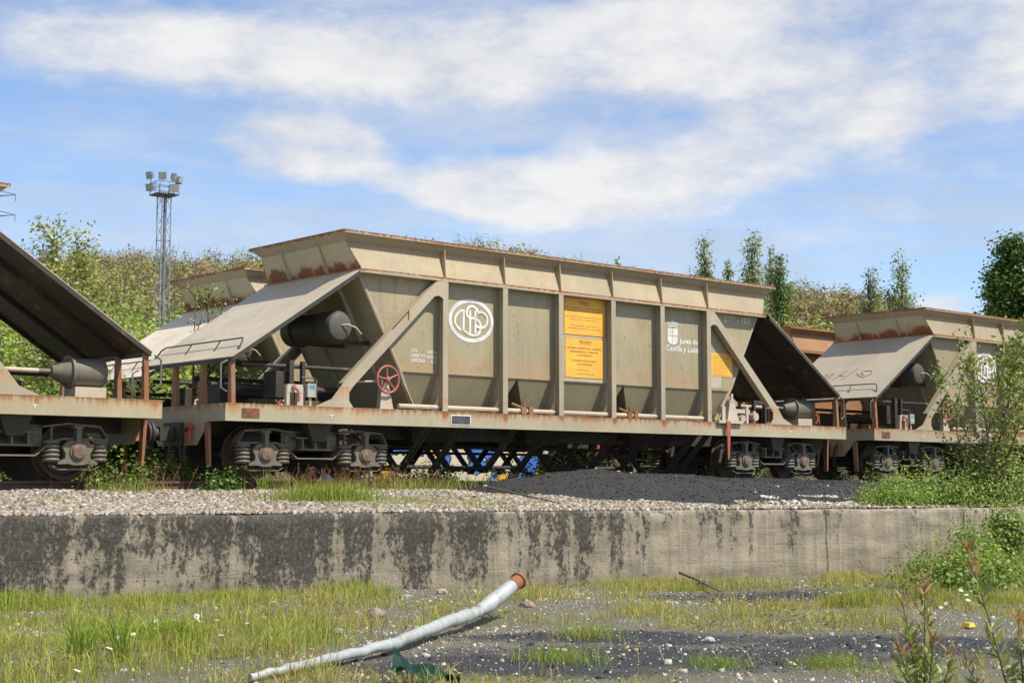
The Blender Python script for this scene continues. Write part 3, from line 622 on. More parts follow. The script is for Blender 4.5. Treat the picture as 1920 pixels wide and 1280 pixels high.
    # handwheel on its stand
    hc = Vector((2.60, -1.13, 2.49)); b = W(); b.torus(hc, (0, 1, 0), .185, .017, 28, 8); hw = B(b, 'handwheel', 'red', sharp=60)
    b = W(); b.lathe(hc + Vector((0, -.03, 0)), (0, 1, 0), [(.02, 0), (.035, .01), (.035, .07), (.02, .30)], 12)
    for k in range(5):
        a = R(90 + 72 * k + 6); b.tube([hc, hc + Vector((math.cos(a) * .09, .012, math.sin(a) * .09)), hc + Vector((math.cos(a) * .18, 0, math.sin(a) * .18))], [.018, .012, .014], 6)
    B(b, 'wheel_spokes', 'red', hw)
    b = W(); b.hexa([(2.50, -1.09, zs1), (2.73, -1.09, zs1), (2.73, -.99, zs1), (2.50, -.99, zs1), (2.55, -1.06, 2.50), (2.65, -1.06, 2.50), (2.65, -1.0, 2.50), (2.55, -1.0, 2.50)]); b.cyl((2.0, -.95, 2.44), (2.6, -1.0, 2.47), .016); B(b, 'handwheel_stand', 'pipe')
    # --- right end: brake cylinder, pump, lever
    b = W(); b.lathe((11.62, -.72, 2.40), (1, 0, 0), [(.03, 0), (.03, .15), (.07, .155), (.09, .20), (.155, .34), (.165, .36), (.20, .365), (.20, .40), (.175, .405), (.175, .80), (.16, .82), (.05, .825)], 20); bc = B(b, 'brake_cylinder', 'bogie')
    b = W(); b.box(12.02, 12.42, -.88, -.58, zs1, 2.22); b.cyl((10.6, -.72, 2.40), (11.62, -.72, 2.40), .03); B(b, 'cylinder_bracket', 'pipe', bc)
    b = W(); b.box(10.75, 10.80, -.9, -.84, zs1, 2.5); b.box(11.05, 11.10, -.9, -.84, zs1, 2.5); b.box(10.75, 11.10, -.899, -.861, 2.44, 2.5); B(b, 'valve_rack', 'dark')
    b = W(); b.box(10.5, 11.6, -.3, .3, zs1, 2.3); B(b, 'valve_box', 'dark')
    b = W(); b.cyl((10.3, .5, 2.45), (12.7, .5, 2.45), .03); B(b, 'brake_rod', 'dark')
    b = W(); b.box(9.72, 9.80, -1.06, -.98, zs1, 2.36); b.hexa([(9.80, -1.1, zs1), (10.12, -1.1, zs1), (10.12, -.92, zs1), (9.80, -.92, zs1), (9.90, -1.08, 2.46), (10.0, -1.08, 2.46), (10.0, -.95, 2.46), (9.90, -.95, 2.46)])
    b.box(10.0, 10.42, -1.08, -1.0, 2.25, 2.32); b.box(10.30, 10.36, -1.1, -1.02, zs1, 2.38); b.cyl((10.2, -1.12, 2.16), (10.2, -.98, 2.16), .06); b.cyl((9.95, -1.06, 2.44), (9.97, -1.06, 2.58), .035, .02); b.box(10.52, 10.57, -1.08, -1.02, zs1, 2.30); b.cyl((10.54, -1.12, 2.2), (10.54, -.98, 2.2), .07); B(b, 'hand_pump', 'pipe')
    b = W(); b.box(9.40, 10.02, -1.262, -1.208, 2.062, 2.11); B(b, 'pump_ledge', 'pipe')
    b = W(); b.hexa([(9.60, -1.275, 1.46), (9.64, -1.275, 1.46), (9.64, -1.262, 1.46), (9.60, -1.262, 1.46), (9.575, -1.28, 2.10), (9.675, -1.28, 2.10), (9.675, -1.264, 2.10), (9.575, -1.264, 2.10)]); B(b, 'pump_lever', 'orange')
    # --- couplers and hoses
    for e in (0, 1):
        f = (lambda x: x) if e == 0 else (lambda x: 13.0 - x)
        b = W(); b.box(min(f(-.30), f(0.0)), max(f(-.30), f(0.0)), -.09, .09, 1.62, 1.80); b.lathe((f(-.43), 0, 1.71), (1 if e == 0 else -1, 0, 0), [(.17, 0), (.17, .03), (.08, .05), (.08, .16)], 16); b.box(min(f(-.02), f(-.10)), max(f(-.02), f(-.10)), -.2, .2, 1.56, 1.86); B(b, 'coupler', 'dark')
        b = W(); b.tube([(f(-.05), -.42, 1.78), (f(-.16), -.42, 1.74), (f(-.20), -.42, 1.55), (f(-.16), -.40, 1.36)], .024, 8); B(b, 'brake_hose', 'black')
        b = W(); b.cyl((f(-.012), -.42, 1.80), (f(-.09), -.42, 1.78), .035); b.box(min(f(-.05), f(-.09)), max(f(-.05), f(-.09)), -.45, -.39, 1.60, 1.86); B(b, 'hose_cock', 'orange')
        b = W(); b.box(min(f(-.015), f(-.03)), max(f(-.015), f(-.03)), .32, .36, 1.66, 1.86); B(b, 'cock_handle', 'yhose')
        b = W(); b.hexa([(f(-.02), -.80, 1.84), (f(.03), -.80, 1.84), (f(.03), -.72, 1.84), (f(-.02), -.72, 1.84), (f(.02), -.80, 1.28), (f(.05), -.80, 1.28), (f(.05), -.72, 1.28), (f(.02), -.72, 1.28)]); B(b, 'step_iron', 'rustpost')
    # --- bogies
    def bogie(xc):
        b = W(); b.box(xc - .22, xc + .22, -.80, .80, 1.56, 1.74); b.cyl((xc, 0, 1.74), (xc, 0, 1.87), .2, n=16)
        for s in (-1, 1): b.hexa([(xc - .10, s * .95 - .05, 1.62), (xc + .10, s * .95 - .05, 1.62), (xc + .10, s * .95 + .05, 1.62), (xc - .10, s * .95 + .05, 1.62), (xc - .20, s * .95 - .08, 1.85), (xc + .20, s * .95 - .08, 1.85), (xc + .20, s * .95 + .08, 1.85), (xc - .20, s * .95 + .08, 1.85)])
        bo = B(b, 'bogie', 'dark')
        for s in (-1, 1):
            ya, yb = sorted((s * .80, s * .92)); yc, yd = sorted((s * .84, s * .88)); q = W()
            # arch over each axle, drop centre tie, window box
            for d in (-1, 1):
                xa = xc + d * .80
                out = [(xa + d * .40, 1.60), (xa + d * .30, 1.755), (xa - d * .12, 1.785), (xa - d * .42, 1.745)]
                for (p, t) in zip(out, out[1:]): q.slab([(p[0], ya, p[1]), (t[0], ya, t[1]), (t[0], yb, t[1]), (p[0], yb, p[1])], (0, 0, -.022))
                inn = [(xa + d * .40, 1.60), (xa - d * .18, 1.605), (xa - d * .30, 1.575), (xa - d * .52, 1.40)]
                for (p, t) in zip(inn, inn[1:]): q.slab([(p[0], ya, p[1]), (t[0], ya, t[1]), (t[0], yb, t[1]), (p[0], yb, p[1])], (0, 0, -.022))
                q.box(xa - d * .30 - .01, xa - d * .30 + .01, yc, yd, 1.58, 1.76)
                low = [(xa + d * .30, 1.285), (xa + d * .22, 1.245), (xa - d * .22, 1.245), (xa - d * .30, 1.285)]
                for (p, t) in zip(low, low[1:]): q.slab([(p[0], ya, p[1]), (t[0], ya, t[1]), (t[0], yb, t[1]), (p[0], yb, p[1])], (0, 0, -.018))
            q.box(xc - .29, xc + .29, ya, yb, 1.385, 1.405)
            for xx in (-.20, 0.0, .20): q.box(xc + xx - .012, xc + xx + .012, ya, yb, 1.52, 1.66)
            q.box(xc - .30, xc + .30, ya, yb, 1.655, 1.675); q.box(xc - .25, xc + .25, ya, yb, 1.505, 1.525); q.box(xc - .42, xc + .42, min(s * .76, s * .79), max(s * .76, s * .79), 1.50, 1.76)
            B(q, 'side_frame', 'bogie', bo)
            for d in (-1, 1):
                xa = xc + d * .80; q = W()
                pg = [(xa - .20, 1.50), (xa - .12, 1.575), (xa + .12, 1.575), (xa + .20, 1.50), (xa + .155, 1.42), (xa + .16, 1.36), (xa + .25, 1.315), (xa + .25, 1.295), (xa + .12, 1.30), (xa + .06, 1.285), (xa - .06, 1.285), (xa - .12, 1.30), (xa - .25, 1.295), (xa - .25, 1.315), (xa - .16, 1.36), (xa - .155, 1.42)]
                q.prism(pg, 'y', min(s * .82, s * .96), max(s * .82, s * .96)); q.box(xa - .03, xa + .03, min(s * .88, s * .985), max(s * .88, s * .985), 1.54, 1.75); q.box(xa - .06, xa + .06, min(s * .88, s * .98), max(s * .88, s * .98), 1.72, 1.752)
                xb = B(q, 'axle_box', 'bogie', bo)
                q = W(); q.lathe((xa, s * .96, 1.45), (0, s, 0), [(.108, 0), (.108, .018), (.086, .022), (.082, .04), (.03, .05)], 20); B(q, 'axle_cap', 'cap', bo)
                for dd in (-1, 1):
                    q = W(); xs_ = xa + dd * .30
                    for k in range(5): q.torus((xs_, s * .87, 1.345 + k * .052), (0, .06, 1), .085, .021, 16, 6)
                    q.cyl((xs_, s * .87, 1.32), (xs_, s * .87, 1.58), .05); B(q, 'coil_spring', 'bogie', bo)
        for d in (-1, 1):
            xa = xc + d * .80
            for s in (-1, 1):
                q = W(); q.lathe((xa, s * .56, 1.45), (0, -s, 0), [(.05, -.06), (.10, -.06), (.11, -.01), (.27, .0), (.29, -.03), (.345, -.03), (.35, .04), (.35, .065), (.375, .07), (.375, .10), (.28, .10), (.10, .06)], 32); B(q, 'wheel', 'wheel', bo)
            q = W(); q.cyl((xa, -.9, 1.45), (xa, .9, 1.45), .065); B(q, 'axle', 'wheel', bo)
    bogie(1.56); bogie(mx(1.56))
    # --- number plate on the sill and rust repair patch
    b = W(); b.box(3.66, 4.03, -1.2085, -1.2035, 1.89, 2.035); pf = B(b, 'plate_frame', 'white'); b = W(); b.box(3.675, 4.015, -1.2115, -1.209, 1.905, 2.02); B(b, 'plate', 'plate', pf)
    b = W(); b.box(.24, .50, -1.2075, -1.2035, 1.90, 2.02); B(b, 'rust_patch', 'rust')
    return r
proto = make_wagon()

def copy_tree(o, parent=None, color=None):
    c = o.copy(); COL.objects.link(c); c.parent = parent
    if color: c.color = (*color, 1)
    for ch_ in list(o.children): copy_tree(ch_, c, color)
    return c
def paint_tree(o, color):
    o.color = (*color, 1)
    for k in o.children: paint_tree(k, color)
PITCH = 13.88
wl = copy_tree(proto, None, (1.0, .98, .93)); wl.location = (6.5 - PITCH, 0, 1.10)
wr = copy_tree(proto, None, (.80, .80, .80)); wr.location = (6.5 + PITCH, 0, 1.10)
b0 = copy_tree(proto, None, (1.08, 1.08, 1.08)); b0.location = (6.5 + .9, 4.0, 1.10)
b1 = copy_tree(proto, None, (.90, .58, .42)); b1.location = (6.5 + .9 + PITCH, 4.0, 1.10)
paint_tree(proto, (1, 1, 1))
GR = 'abandoned hopper wagons standing on the tracks'
tag(proto, 'khaki hopper wagon with yellow warning signs, white oval emblem and red handwheel', 'hopper wagon', GR)
tag(wl, 'hopper wagon whose dark canopy underside and brake cylinder face the signed wagon', 'hopper wagon', GR)
tag(wr, 'greyer hopper wagon with scribbled canopy, partly behind the leafy sapling', 'hopper wagon', GR)
tag(b0, 'hopper wagon in the second row with a whitish faded canopy', 'hopper wagon', GR)
tag(b1, 'rust-streaked hopper wagon in the second row behind the coupled wagons', 'hopper wagon', GR)
def all_parts(o):
    for k in o.children:
        yield k; yield from all_parts(k)
for o in all_parts(b0):
    if o.name.split('.')[0] == 'canopy':
        o.color = (1.45, 1.45, 1.5, 1)

def emblem(parent, cx, cz, w, h):
    y0, y1 = -YP - .0045, -YP - .001
    mb = W(); mb.ribbon([(cx + w * math.cos(2 * math.pi * k / 48), cz + h * math.sin(2 * math.pi * k / 48)) for k in range(48)], .055, y0, y1, True)
    o = mb.build('emblem', M['white'], parent)
    S = [[(540, 425), (480, 425), (400, 485), (352, 575), (352, 670), (400, 745), (485, 815)], [(540, 405), (540, 835)],
         [(880, 490), (850, 425), (790, 355), (720, 330), (650, 352), (607, 420), (604, 500), (645, 560), (710, 580), (780, 580), (850, 610), (905, 670), (920, 760), (905, 850), (860, 910), (800, 930), (730, 925), (650, 895), (560, 835)],
         [(680, 430), (680, 880)], [(797, 425), (797, 885)], [(890, 455), (960, 460), (1030, 505), (1070, 590), (1062, 680), (1015, 750), (950, 778), (880, 768), (820, 735)]]
    for si, st in enumerate(S):
        q = [(cx + (p[0] - 713) / 465 * w, cz - ((p[1] - 630) - .08 * (p[0] - 713)) / 400 * h) for p in st]
        # smooth the stroke
        P = np.array(q); 
        if len(P) > 2:
            tt = np.arange(len(P)); t2 = np.linspace(0, len(P) - 1, len(P) * 4); X = np.interp(t2, tt, P[:, 0]); Z = np.interp(t2, tt, P[:, 1])
            for _ in range(3): X[1:-1] = (X[:-2] + X[1:-1] * 2 + X[2:]) / 4; Z[1:-1] = (Z[:-2] + Z[1:-1] * 2 + Z[2:]) / 4
            q = list(zip(X, Z))
        mb = W(); mb.ribbon(q, .036, y0 - .0008 * (si + 1), y1); mb.build('emblem_stroke', M['white'], o)
emblem(proto, 4.165, 3.42, .40, .29)
emblem(wr, 4.165, 3.42, .40, .29)
yt = -YP - .003
text_mesh('tare_lettering', 'TARA\nCARGA MAX.\nCAPACIDAD', 3.06, 3.32, 2.765, 2.955, yt, M['white'], proto)
text_mesh('tare_figures', '20.000 kg\n40.000 kg\n41 m\u00b3', 3.34, 3.53, 2.755, 2.945, yt, M['white'], proto, 'RIGHT')
text_mesh('wagon_number', '2TT - 107', 9.80, 10.50, 3.80, 3.905, yt, M['fadedwhite'], proto)
def sign(x0, x1, z0, z1, lines):
    mb = W(); mb.box(x0, x1, -YP - .008, -YP - .0015, z0, z1); o = mb.build('yellow_sign', M['yellow'], proto)
    mb = W(); e = .006
    for q in ((x0 - e, x1 + e, z0 - e, z0), (x0 - e, x1 + e, z1, z1 + e), (x0 - e, x0, z0, z1), (x1, x1 + e, z0, z1)): mb.box(q[0], q[1], -YP - .0085, -YP - .0015, q[2], q[3])
    mb.build('sign_edge', M['ink'], o)
    w = x1 - x0; h = z1 - z0
    for (s, u0, u1, v, hh) in lines:
        if s == '_':
            mb = W(); mb.box(x0 + u0 * w, x0 + u1 * w, -YP - .0095, -YP - .0085, z1 - v * h - .006, z1 - v * h); mb.build('underline', M['ink'], o)
        elif s == '~':                    # print too small to read: word-long dashes
            u = u0
            while u < u1 - .03:
                e_ = min(u + random.uniform(.05, .15), u1); mb = W(); mb.box(x0 + u * w, x0 + e_ * w, -YP - .0095, -YP - .0085, z1 - v * h - hh * h * .75, z1 - v * h - hh * h * .25); mb.build('sign_line', M['ink'], o); u = e_ + .022
        else: text_mesh('sign_lettering', s, x0 + u0 * w, x0 + u1 * w, z1 - v * h - hh * h, z1 - v * h, -YP - .0095, M['ink'], o)
sign(6.03, 6.92, 3.355, 3.925, [('ATENCION', .36, .60, .09, .055), ('_', .37, .60, .165, 0),
     ('~', .03, .95, .26, .026), ('~', .10, .86, .335, .026), ('~', .02, .95, .50, .026), ('~', .13, .84, .575, .026), ('~', .15, .82, .74, .026), ('~', .08, .90, .815, .026)])
sign(6.05, 6.88, 2.69, 3.305, [('PELIGRO', .36, .68, .06, .065), ('_', .37, .67, .15, 0),
     ('PROHIBIDO MANIPULAR EL CILINDRO', .04, .94, .235, .042), ('HIDRONEUMATICO A PERSONAL', .12, .86, .325, .042), ('NO AUTORIZADO', .30, .70, .41, .042),
     ('SOLAMENTE RECARGABLE', .18, .80, .55, .042), ('CON NITROGENO', .30, .70, .64, .042), ('_', .30, .62, .80, 0), ('_', .28, .75, .90, 0)])
mb = W(); mb.box(9.45, 9.99, -YP - .008, -YP - .0015, 2.86, 3.25); so = mb.build('yellow_sign', M['yellow'], proto)
for k in range(9):
    mb = W(); z = 3.21 - k * .04; mb.box(9.50, 9.95 - random.uniform(0, .12), -YP - .0095, -YP - .0085, z - .006, z); mb.build('sign_line', M['ink'], so)
mb = W(); mb.box(9.34, 9.72, -YP - .004, -YP - .0012, 2.66, 2.855); mb.build('bare_patch', M['canopy'], proto)
mb = W(); mb.box(6.0, 6.98, -YP - .003, -YP - .0011, 2.63, 3.34); mb.build('bare_patch', M['canopy'], proto)
# regional crest: crown, quartered shield, two lines of lettering
y0, y1 = -YP - .0045, -YP - .001; sx, sw, stp, sb = 8.375, .25, 3.60, 3.33
mb = W(); gx = .006
def arc(cx, cz, rx, rz, a0, a1, n=8): return [(cx + rx * math.cos(R(a0 + (a1 - a0) * k / n)), cz + rz * math.sin(R(a0 + (a1 - a0) * k / n))) for k in range(n + 1)]
xm, zm = sx + sw / 2, (stp + sb) / 2 + .01
mb.prism([(sx, stp), (xm - gx, stp), (xm - gx, zm + gx), (sx, zm + gx)], 'y', y0, y1); mb.prism([(xm + gx, stp), (sx + sw, stp), (sx + sw, zm + gx), (xm + gx, zm + gx)], 'y', y0, y1)
mb.prism([(xm - gx, zm - gx), (sx, zm - gx)] + arc(sx + sw / 2, sb + .09, sw / 2, .09, 180, 267)[1:] + [(xm - gx, sb)], 'y', y0, y1)
mb.prism([(xm + gx, zm - gx), (xm + gx, sb)] + arc(sx + sw / 2, sb + .09, sw / 2, .09, 273, 360)[:-1] + [(sx + sw, zm - gx)], 'y', y0, y1)
sh = mb.build('crest_shield', M['white'], proto)
mb = W(); mb.ribbon(arc(xm, stp - .10, .17, .145, 125, 55), .02, y0, y1); mb.ribbon(arc(xm, stp - .07, .17, .145, 127, 53), .012, y0, y1)
for k in range(5):
    u = -.11 + .055 * k; zb_ = stp + .095 - abs(u) * .25; mb.ribbon([(xm + u * .95, zb_ - .02), (xm + u * 1.1, zb_ + .035)], .016, y0, y1); mb.torus((xm + u * 1.12, y0 + .002, zb_ + .047), (0, 1, 0), .007, .005, 8, 4)
    if k < 4: mb.ribbon([(xm + u + .008, zb_ - .01), (xm + u + .027, zb_ + .02), (xm + u + .047, zb_ - .01)], .01, y0, y1)
mb.build('crest_crown', M['white'], sh)
text_mesh('crest_lettering', 'Junta de', 8.66, 9.125, 3.335, 3.45, yt, M['white'], proto)
text_mesh('crest_lettering', 'Castilla y Le\u00f3n', 8.34, 9.125, 3.195, 3.325, yt, M['white'], proto)
# scribbles on the canopy of the greyer wagon (lying on its slope)
def on_canopy(x, y): return (x, y, 2.735 + (x - .20) * .6526 + .0165)
cnp = [o for o in wr.children if o.name.split('.')[0] == 'canopy' and min(v.co.x for v in o.data.vertices) < -4][0]
for st in ([(.75, .85), (.95, .75), (.70, .70)], [(.72, .62), (.92, .50), (.78, .45), (.95, .38), (.74, .36)], [(.70, .25), (1.0, .10)], [(.85, .20), (.82, .05)], [(.70, .02), (1.05, -.12)], [(.90, -.20), (.80, -.30), (.74, -.45), (.82, -.58), (.94, -.52), (.95, -.35), (.86, -.30), (.82, -.42)]):
    mb = MB(WO); mb.tube([on_canopy(*p) for p in st], .0065, 4); mb.build('graffiti_scribble', M['ink'], cnp)

# ------------------------------------------------------------------ foliage tools
def unit(n):
    v = rng.normal(size=(n, 3)); return v / np.linalg.norm(v, axis=1)[:, None]
def leaf_quads(P, size, upbias=.3, aspect=.62, outward=None, ow=.9):
    """one rhombic leaf for each point"""
    n = len(P); nrm = unit(n); nrm[:, 2] = np.abs(nrm[:, 2]) + upbias
    if outward is not None: nrm += outward * ow
    nrm /= np.linalg.norm(nrm, axis=1)[:, None]
    a = np.cross(nrm, unit(n)); a /= np.linalg.norm(a, axis=1)[:, None]; b = np.cross(nrm, a)
    s = (size * rng.uniform(.65, 1.3, n))[:, None]
    return np.stack([P - a * s * .5, P + b * s * aspect * .5, P + a * s * .5, P - b * s * aspect * .5], 1).reshape(-1, 3)
def tint(n, base, var=.25, alt=None, palt=.0):
    c = np.array(base)[None] * rng.uniform(1 - var, 1 + var, (n, 1)) * (1 + rng.normal(0, .06, (n, 3)))
    if alt is not None:
        k = rng.random(n) < palt; c[k] = np.array(alt)[None] * rng.uniform(1 - var, 1 + var, (k.sum(), 1))
    return np.clip(c, .004, .9)

def young_poplar(loc, h, nstem, spread, leaf, nleaf, label, cat='sapling', group=None, col=(.22, .27, .05), lean=(0, 0), alt=(.40, .40, .13), palt=.3, name='poplar_sapling', low=.12, bushy=1.0, thick=1.0):
    """several whippy stems with side shoots, leaves set along the shoots"""
    r = empty(name, loc); tag(r, label, cat, group); tb = MB(); P = []
    for k in range(nstem):
        a = rng.uniform(0, 2 * math.pi); sp = spread * rng.uniform(.25, 1.0); hh = h * (rng.uniform(.72, 1.0) if k else 1.0)
        top = np.array([math.cos(a) * sp + lean[0], math.sin(a) * sp + lean[1], hh]); bend = rng.normal(0, spread * .15, 3) * [1, 1, 0]
        ts = np.linspace(0, 1, 7); pts = [top * np.array([t ** 1.3, t ** 1.3, t]) + bend * math.sin(t * math.pi) for t in ts]
        rr = max(.006, .011 * h) * thick; tb.tube(pts, [rr * (1 - .88 * t) for t in ts], 5, False)
        nsh = int(max(6, h * 5) * bushy)
        for q in range(nsh):
            t = rng.uniform(low, .97); i = min(int(t * 6), 5); p0 = pts[i] + (pts[i + 1] - pts[i]) * (t * 6 - i)
            b = rng.uniform(0, 2 * math.pi); ln = h * rng.uniform(.10, .24) * (1.12 - t) + .05 * h
            d = np.array([math.cos(b), math.sin(b), rng.uniform(.6, 1.5)]); d /= np.linalg.norm(d); p1 = p0 + d * ln
            tb.tube([p0, p0 + d * ln * .5 + [0, 0, -.01], p1], [rr * .35, rr * .25, rr * .1], 4, False)
            m = rng.integers(6, 11); P.append(p0 + np.outer(np.linspace(.15, 1.05, m), d * ln) + rng.normal(0, leaf * .55, (m, 3)))
        P.append(pts[4] + np.outer(np.linspace(0, 1, 18), pts[6] - pts[4]) + rng.normal(0, leaf * .5, (18, 3)))
    P = np.concatenate(P)
    P = P[P[:, 2] > .02]
    if len(P) > nleaf: P = P[rng.permutation(len(P))[:nleaf]]
    else: P = np.concatenate([P, P[rng.integers(0, len(P), nleaf - len(P))] + rng.normal(0, leaf * 1.2, (nleaf - len(P), 3))])
    tb.build('stems', M['twig'], r); quads_mesh('foliage', leaf_quads(P, np.full(len(P), leaf)), M['leaf'], r, tint(len(P), col, .35, alt, palt))
    return r
def bush(loc, rx, ry, rz, n, leaf, label, cat='bush', group=None, col=(.14, .21, .04), alt=(.29, .33, .08), palt=.25, name='bush'):
    r = empty(name, loc); tag(r, label, cat, group); nc = max(8, int(14 * (rx + ry)))
    C = unit(nc) * rng.uniform(.35, 1.0, (nc, 1)) * [rx, ry, rz]; C[:, 2] = np.abs(C[:, 2]) * rng.uniform(.3, 1, nc) + .04
    i = rng.integers(0, nc, n); cs = .33 * min(rx, rz, ry) + .03; o_ = rng.normal(0, 1, (n, 3)); P = C[i] + o_ * cs; P[:, 2] = np.abs(P[:, 2]) + .015
    tb = MB()
    for c in C[:min(nc, 30)]: tb.tube([(c[0] * .1, c[1] * .1, -.02), (c[0] * .5, c[1] * .5, c[2] * .6), tuple(c)], [.014, .009, .004], 4, False)
    tb.build('stems', M['twig'], r); quads_mesh('foliage', leaf_quads(P, np.full(n, leaf), .3, .62, o_ / np.linalg.norm(o_, axis=1)[:, None]), M['leaf'], r, tint(n, col, .28, alt, palt)); return r
def tree(loc, h, crown, n, leaf, col, label, group=None, name='tree', kind='round', alt=None, palt=.2, trunk=.02, cat='tree'):
    r = empty(name, loc); tag(r, label, cat, group); tb = MB(); C = []; S = []
    if kind == 'poplar':
        tb.tube([(0, 0, -.3), (0.05, 0, h * .5), (0, .05, h * .97)], [h * trunk, h * trunk * .6, .02], 7)
        for k in range(int(46)):
            z = h * rng.uniform(.10, .93); a = rng.uniform(0, 2 * math.pi); w = crown * 1.05 * (np.interp(z / h, [.1, .3, .6, .8, .9], [.8, 1, .9, .55, .15])) * rng.uniform(.4, 1.05); dz = h * rng.uniform(.05, .13)
            e = np.array([math.cos(a) * w, math.sin(a) * w, z + dz]); tb.tube([(0, 0, z - dz), tuple(e * [.6, .6, 1] - [0, 0, dz * .7]), tuple(e)], [.05, .03, .01], 4, False)
            for t in (.2, .45, .7, .95): C.append([e[0] * t, e[1] * t, z - dz + 2 * dz * t]); S.append(crown * .17)
    else:
        tb.tube([(0, 0, -.3), (.1, 0, h * .3), (0, .1, h * .55)], [h * trunk, h * trunk * .75, h * trunk * .4], 8)
        for k in range(46 if n < 5000 else 120):
            d = unit(1)[0]; d[2] = d[2] * .9 + .1; q = rng.uniform(.55, 1.0); c = np.array([d[0] * crown * q, d[1] * crown * q, h * .58 + d[2] * h * .40 * q])
            tb.tube([(0, 0, h * rng.uniform(.2, .5)), tuple(c * [.5, .5, .85]), tuple(c)], [h * trunk * .35, .05, .015], 5, False); C.append(c); S.append(crown * rng.uniform(.11, .19))
    if kind == 'poplar': n = int(n * 1.7); leaf *= .85
    C = np.array(C); S = np.array(S); i = rng.integers(0, len(C), n); o_ = rng.normal(0, 1, (n, 3)); P = C[i] + o_ * S[i][:, None]
    tb.build('trunk', M['bark'], r); quads_mesh('crown', leaf_quads(P, np.full(n, leaf), .35, .7, o_ / np.linalg.norm(o_, axis=1)[:, None]), M['leaf'], r, tint(n, col, .28, alt, palt)); return r

# ------------------------------------------------------------------ hill with woodland
RX = [-900, 0, 170, 400, 480, 640, 780, 900, 1020, 1250, 1450, 1560, 1640, 1720, 1800, 1920, 2800]
RYp = [538, 526, 524, 530, 526, 514, 500, 512, 536, 580, 590, 594, 612, 640, 672, 690, 715]
D0, D1 = 58.0, 300.0
def hill(px, d):
    top = (901 - np.interp(px, RX, RYp)) / FPX * D1
    t = np.clip((d - D0) / (D1 - D0), 0, 1.0)
    return .80 + top * (t ** 1.18) + (d > D1) * (-(d - D1) * .04)
def polar(px, d):
    k = d; return CAM[0] + k * (fw0[0] + rt[0] * (px - 960) / FPX), CAM[1] + k * (fw0[1] + rt[1] * (px - 960) / FPX)
pxs = np.linspace(-1500, 3400, 150); ds = np.concatenate([np.linspace(44, 300, 60), np.linspace(310, 900, 10)])
PXg, Dg = np.meshgrid(pxs, ds); Xh, Yh = polar(PXg, Dg); Zh = hill(PXg, Dg) + (fbm(Xh, Yh, .03, 51) - .5) * 3.0 * sm((Dg - 60) / 80)
ih = np.arange(Xh.size).reshape(Xh.shape); me = bpy.data.meshes.new('hill')
me.from_pydata(np.stack([Xh, Yh, Zh], -1).reshape(-1, 3).tolist(), [], np.stack([ih[:-1, :-1], ih[:-1, 1:], ih[1:, 1:], ih[1:, :-1]], -1).reshape(-1, 4).tolist())
M['hill'] = plain('hillside_scrub', (.10, .095, .035), .95, second=(.13, .10, .06), scale=.25)
tag(link_mesh('hill', me, M['hill'], None, 180), kind='structure')
HV, HC = [], []
def wood_tree(x, y, z, h, w, n, leaf, col, bare=0.0):
    nc = 16; C = unit(nc) * rng.uniform(.45, 1, (nc, 1)) * [w, w, h * .40]; C[:, 2] += h * .60
    ci = rng.integers(0, nc, n); o_ = rng.normal(0, 1, (n, 3)); P = C[ci] + o_ * w * .22; P[:, 2] = np.maximum(P[:, 2], .3)
    ou = P - [0, 0, h * .5]; ou = ou / (np.linalg.norm(ou, axis=1)[:, None] + 1e-6) * .7 + o_ / (np.linalg.norm(o_, axis=1)[:, None]) * .6
    HV.append(leaf_quads(P + [x, y, z], np.full(n, leaf) * rng.uniform(.6, 1.3, n), .35, .8, ou, 1.3)); HC.append(tint(n, np.array(col) * rng.uniform(.85, 1.15), .13))
    for k in range(6):                       # limbs showing through
        a = unit(1)[0]; p0 = np.array([x, y, z]) + [0, 0, h * .15 * rng.random()]; p1 = np.array([x + a[0] * w * .8, y + a[1] * w * .8, z + h * rng.uniform(.6, 1.08)]); wv = rt * .07
        HV.append(np.stack([p0 - wv, p0 + wv, p1 + wv * .3, p1 - wv * .3])); HC.append(np.array([[.24, .20, .17]]))
cols = [(.35, .30, .125), (.38, .295, .155), (.30, .30, .105), (.38, .28, .16), (.26, .30, .095)]
cnt = 0
for k in range(5200):
    px = rng.uniform(-700, 2500); d = math.sqrt(rng.uniform(64 ** 2, 312 ** 2)); near = d < 135
    if rng.random() > (.62 if not near else .95): continue
    x, y = polar(px, d); z = float(hill(px, d)) + (fbm(x, y, .03, 51) - .5) * 3.0 * float(sm((d - 60) / 80)) - .2
    inview = -250 < px < 2150 and not (580 < px < 1400 and d < 250)
    if near:
        green = (.31, .39, .08) if fbm(x, y, .05, 61) > .42 else (.39, .38, .12)
        wood_tree(x, y, z, rng.uniform(4.5, 7.5), rng.uniform(1.6, 2.8), 480 if inview else 60, .25 if inview else .8, green)
    else:
        kk = int(np.clip(fbm(x, y, .018, 71) * 7 - 1 + rng.normal(0, .8), 0, 4)); c = cols[kk]
        if rng.random() < .06: c = (.10, .16, .05)
        wood_tree(x, y, z, rng.uniform(4.5, 8.5), rng.uniform(1.6, 3.2), 225 if inview else 36, .42 if inview else 1.2, c)
o = quads_mesh('woodland', np.concatenate(HV), M['farleaf'], None, np.concatenate(HC)); tag(o, 'distant brown and green wood covering the hillside', 'woodland', kind='stuff')

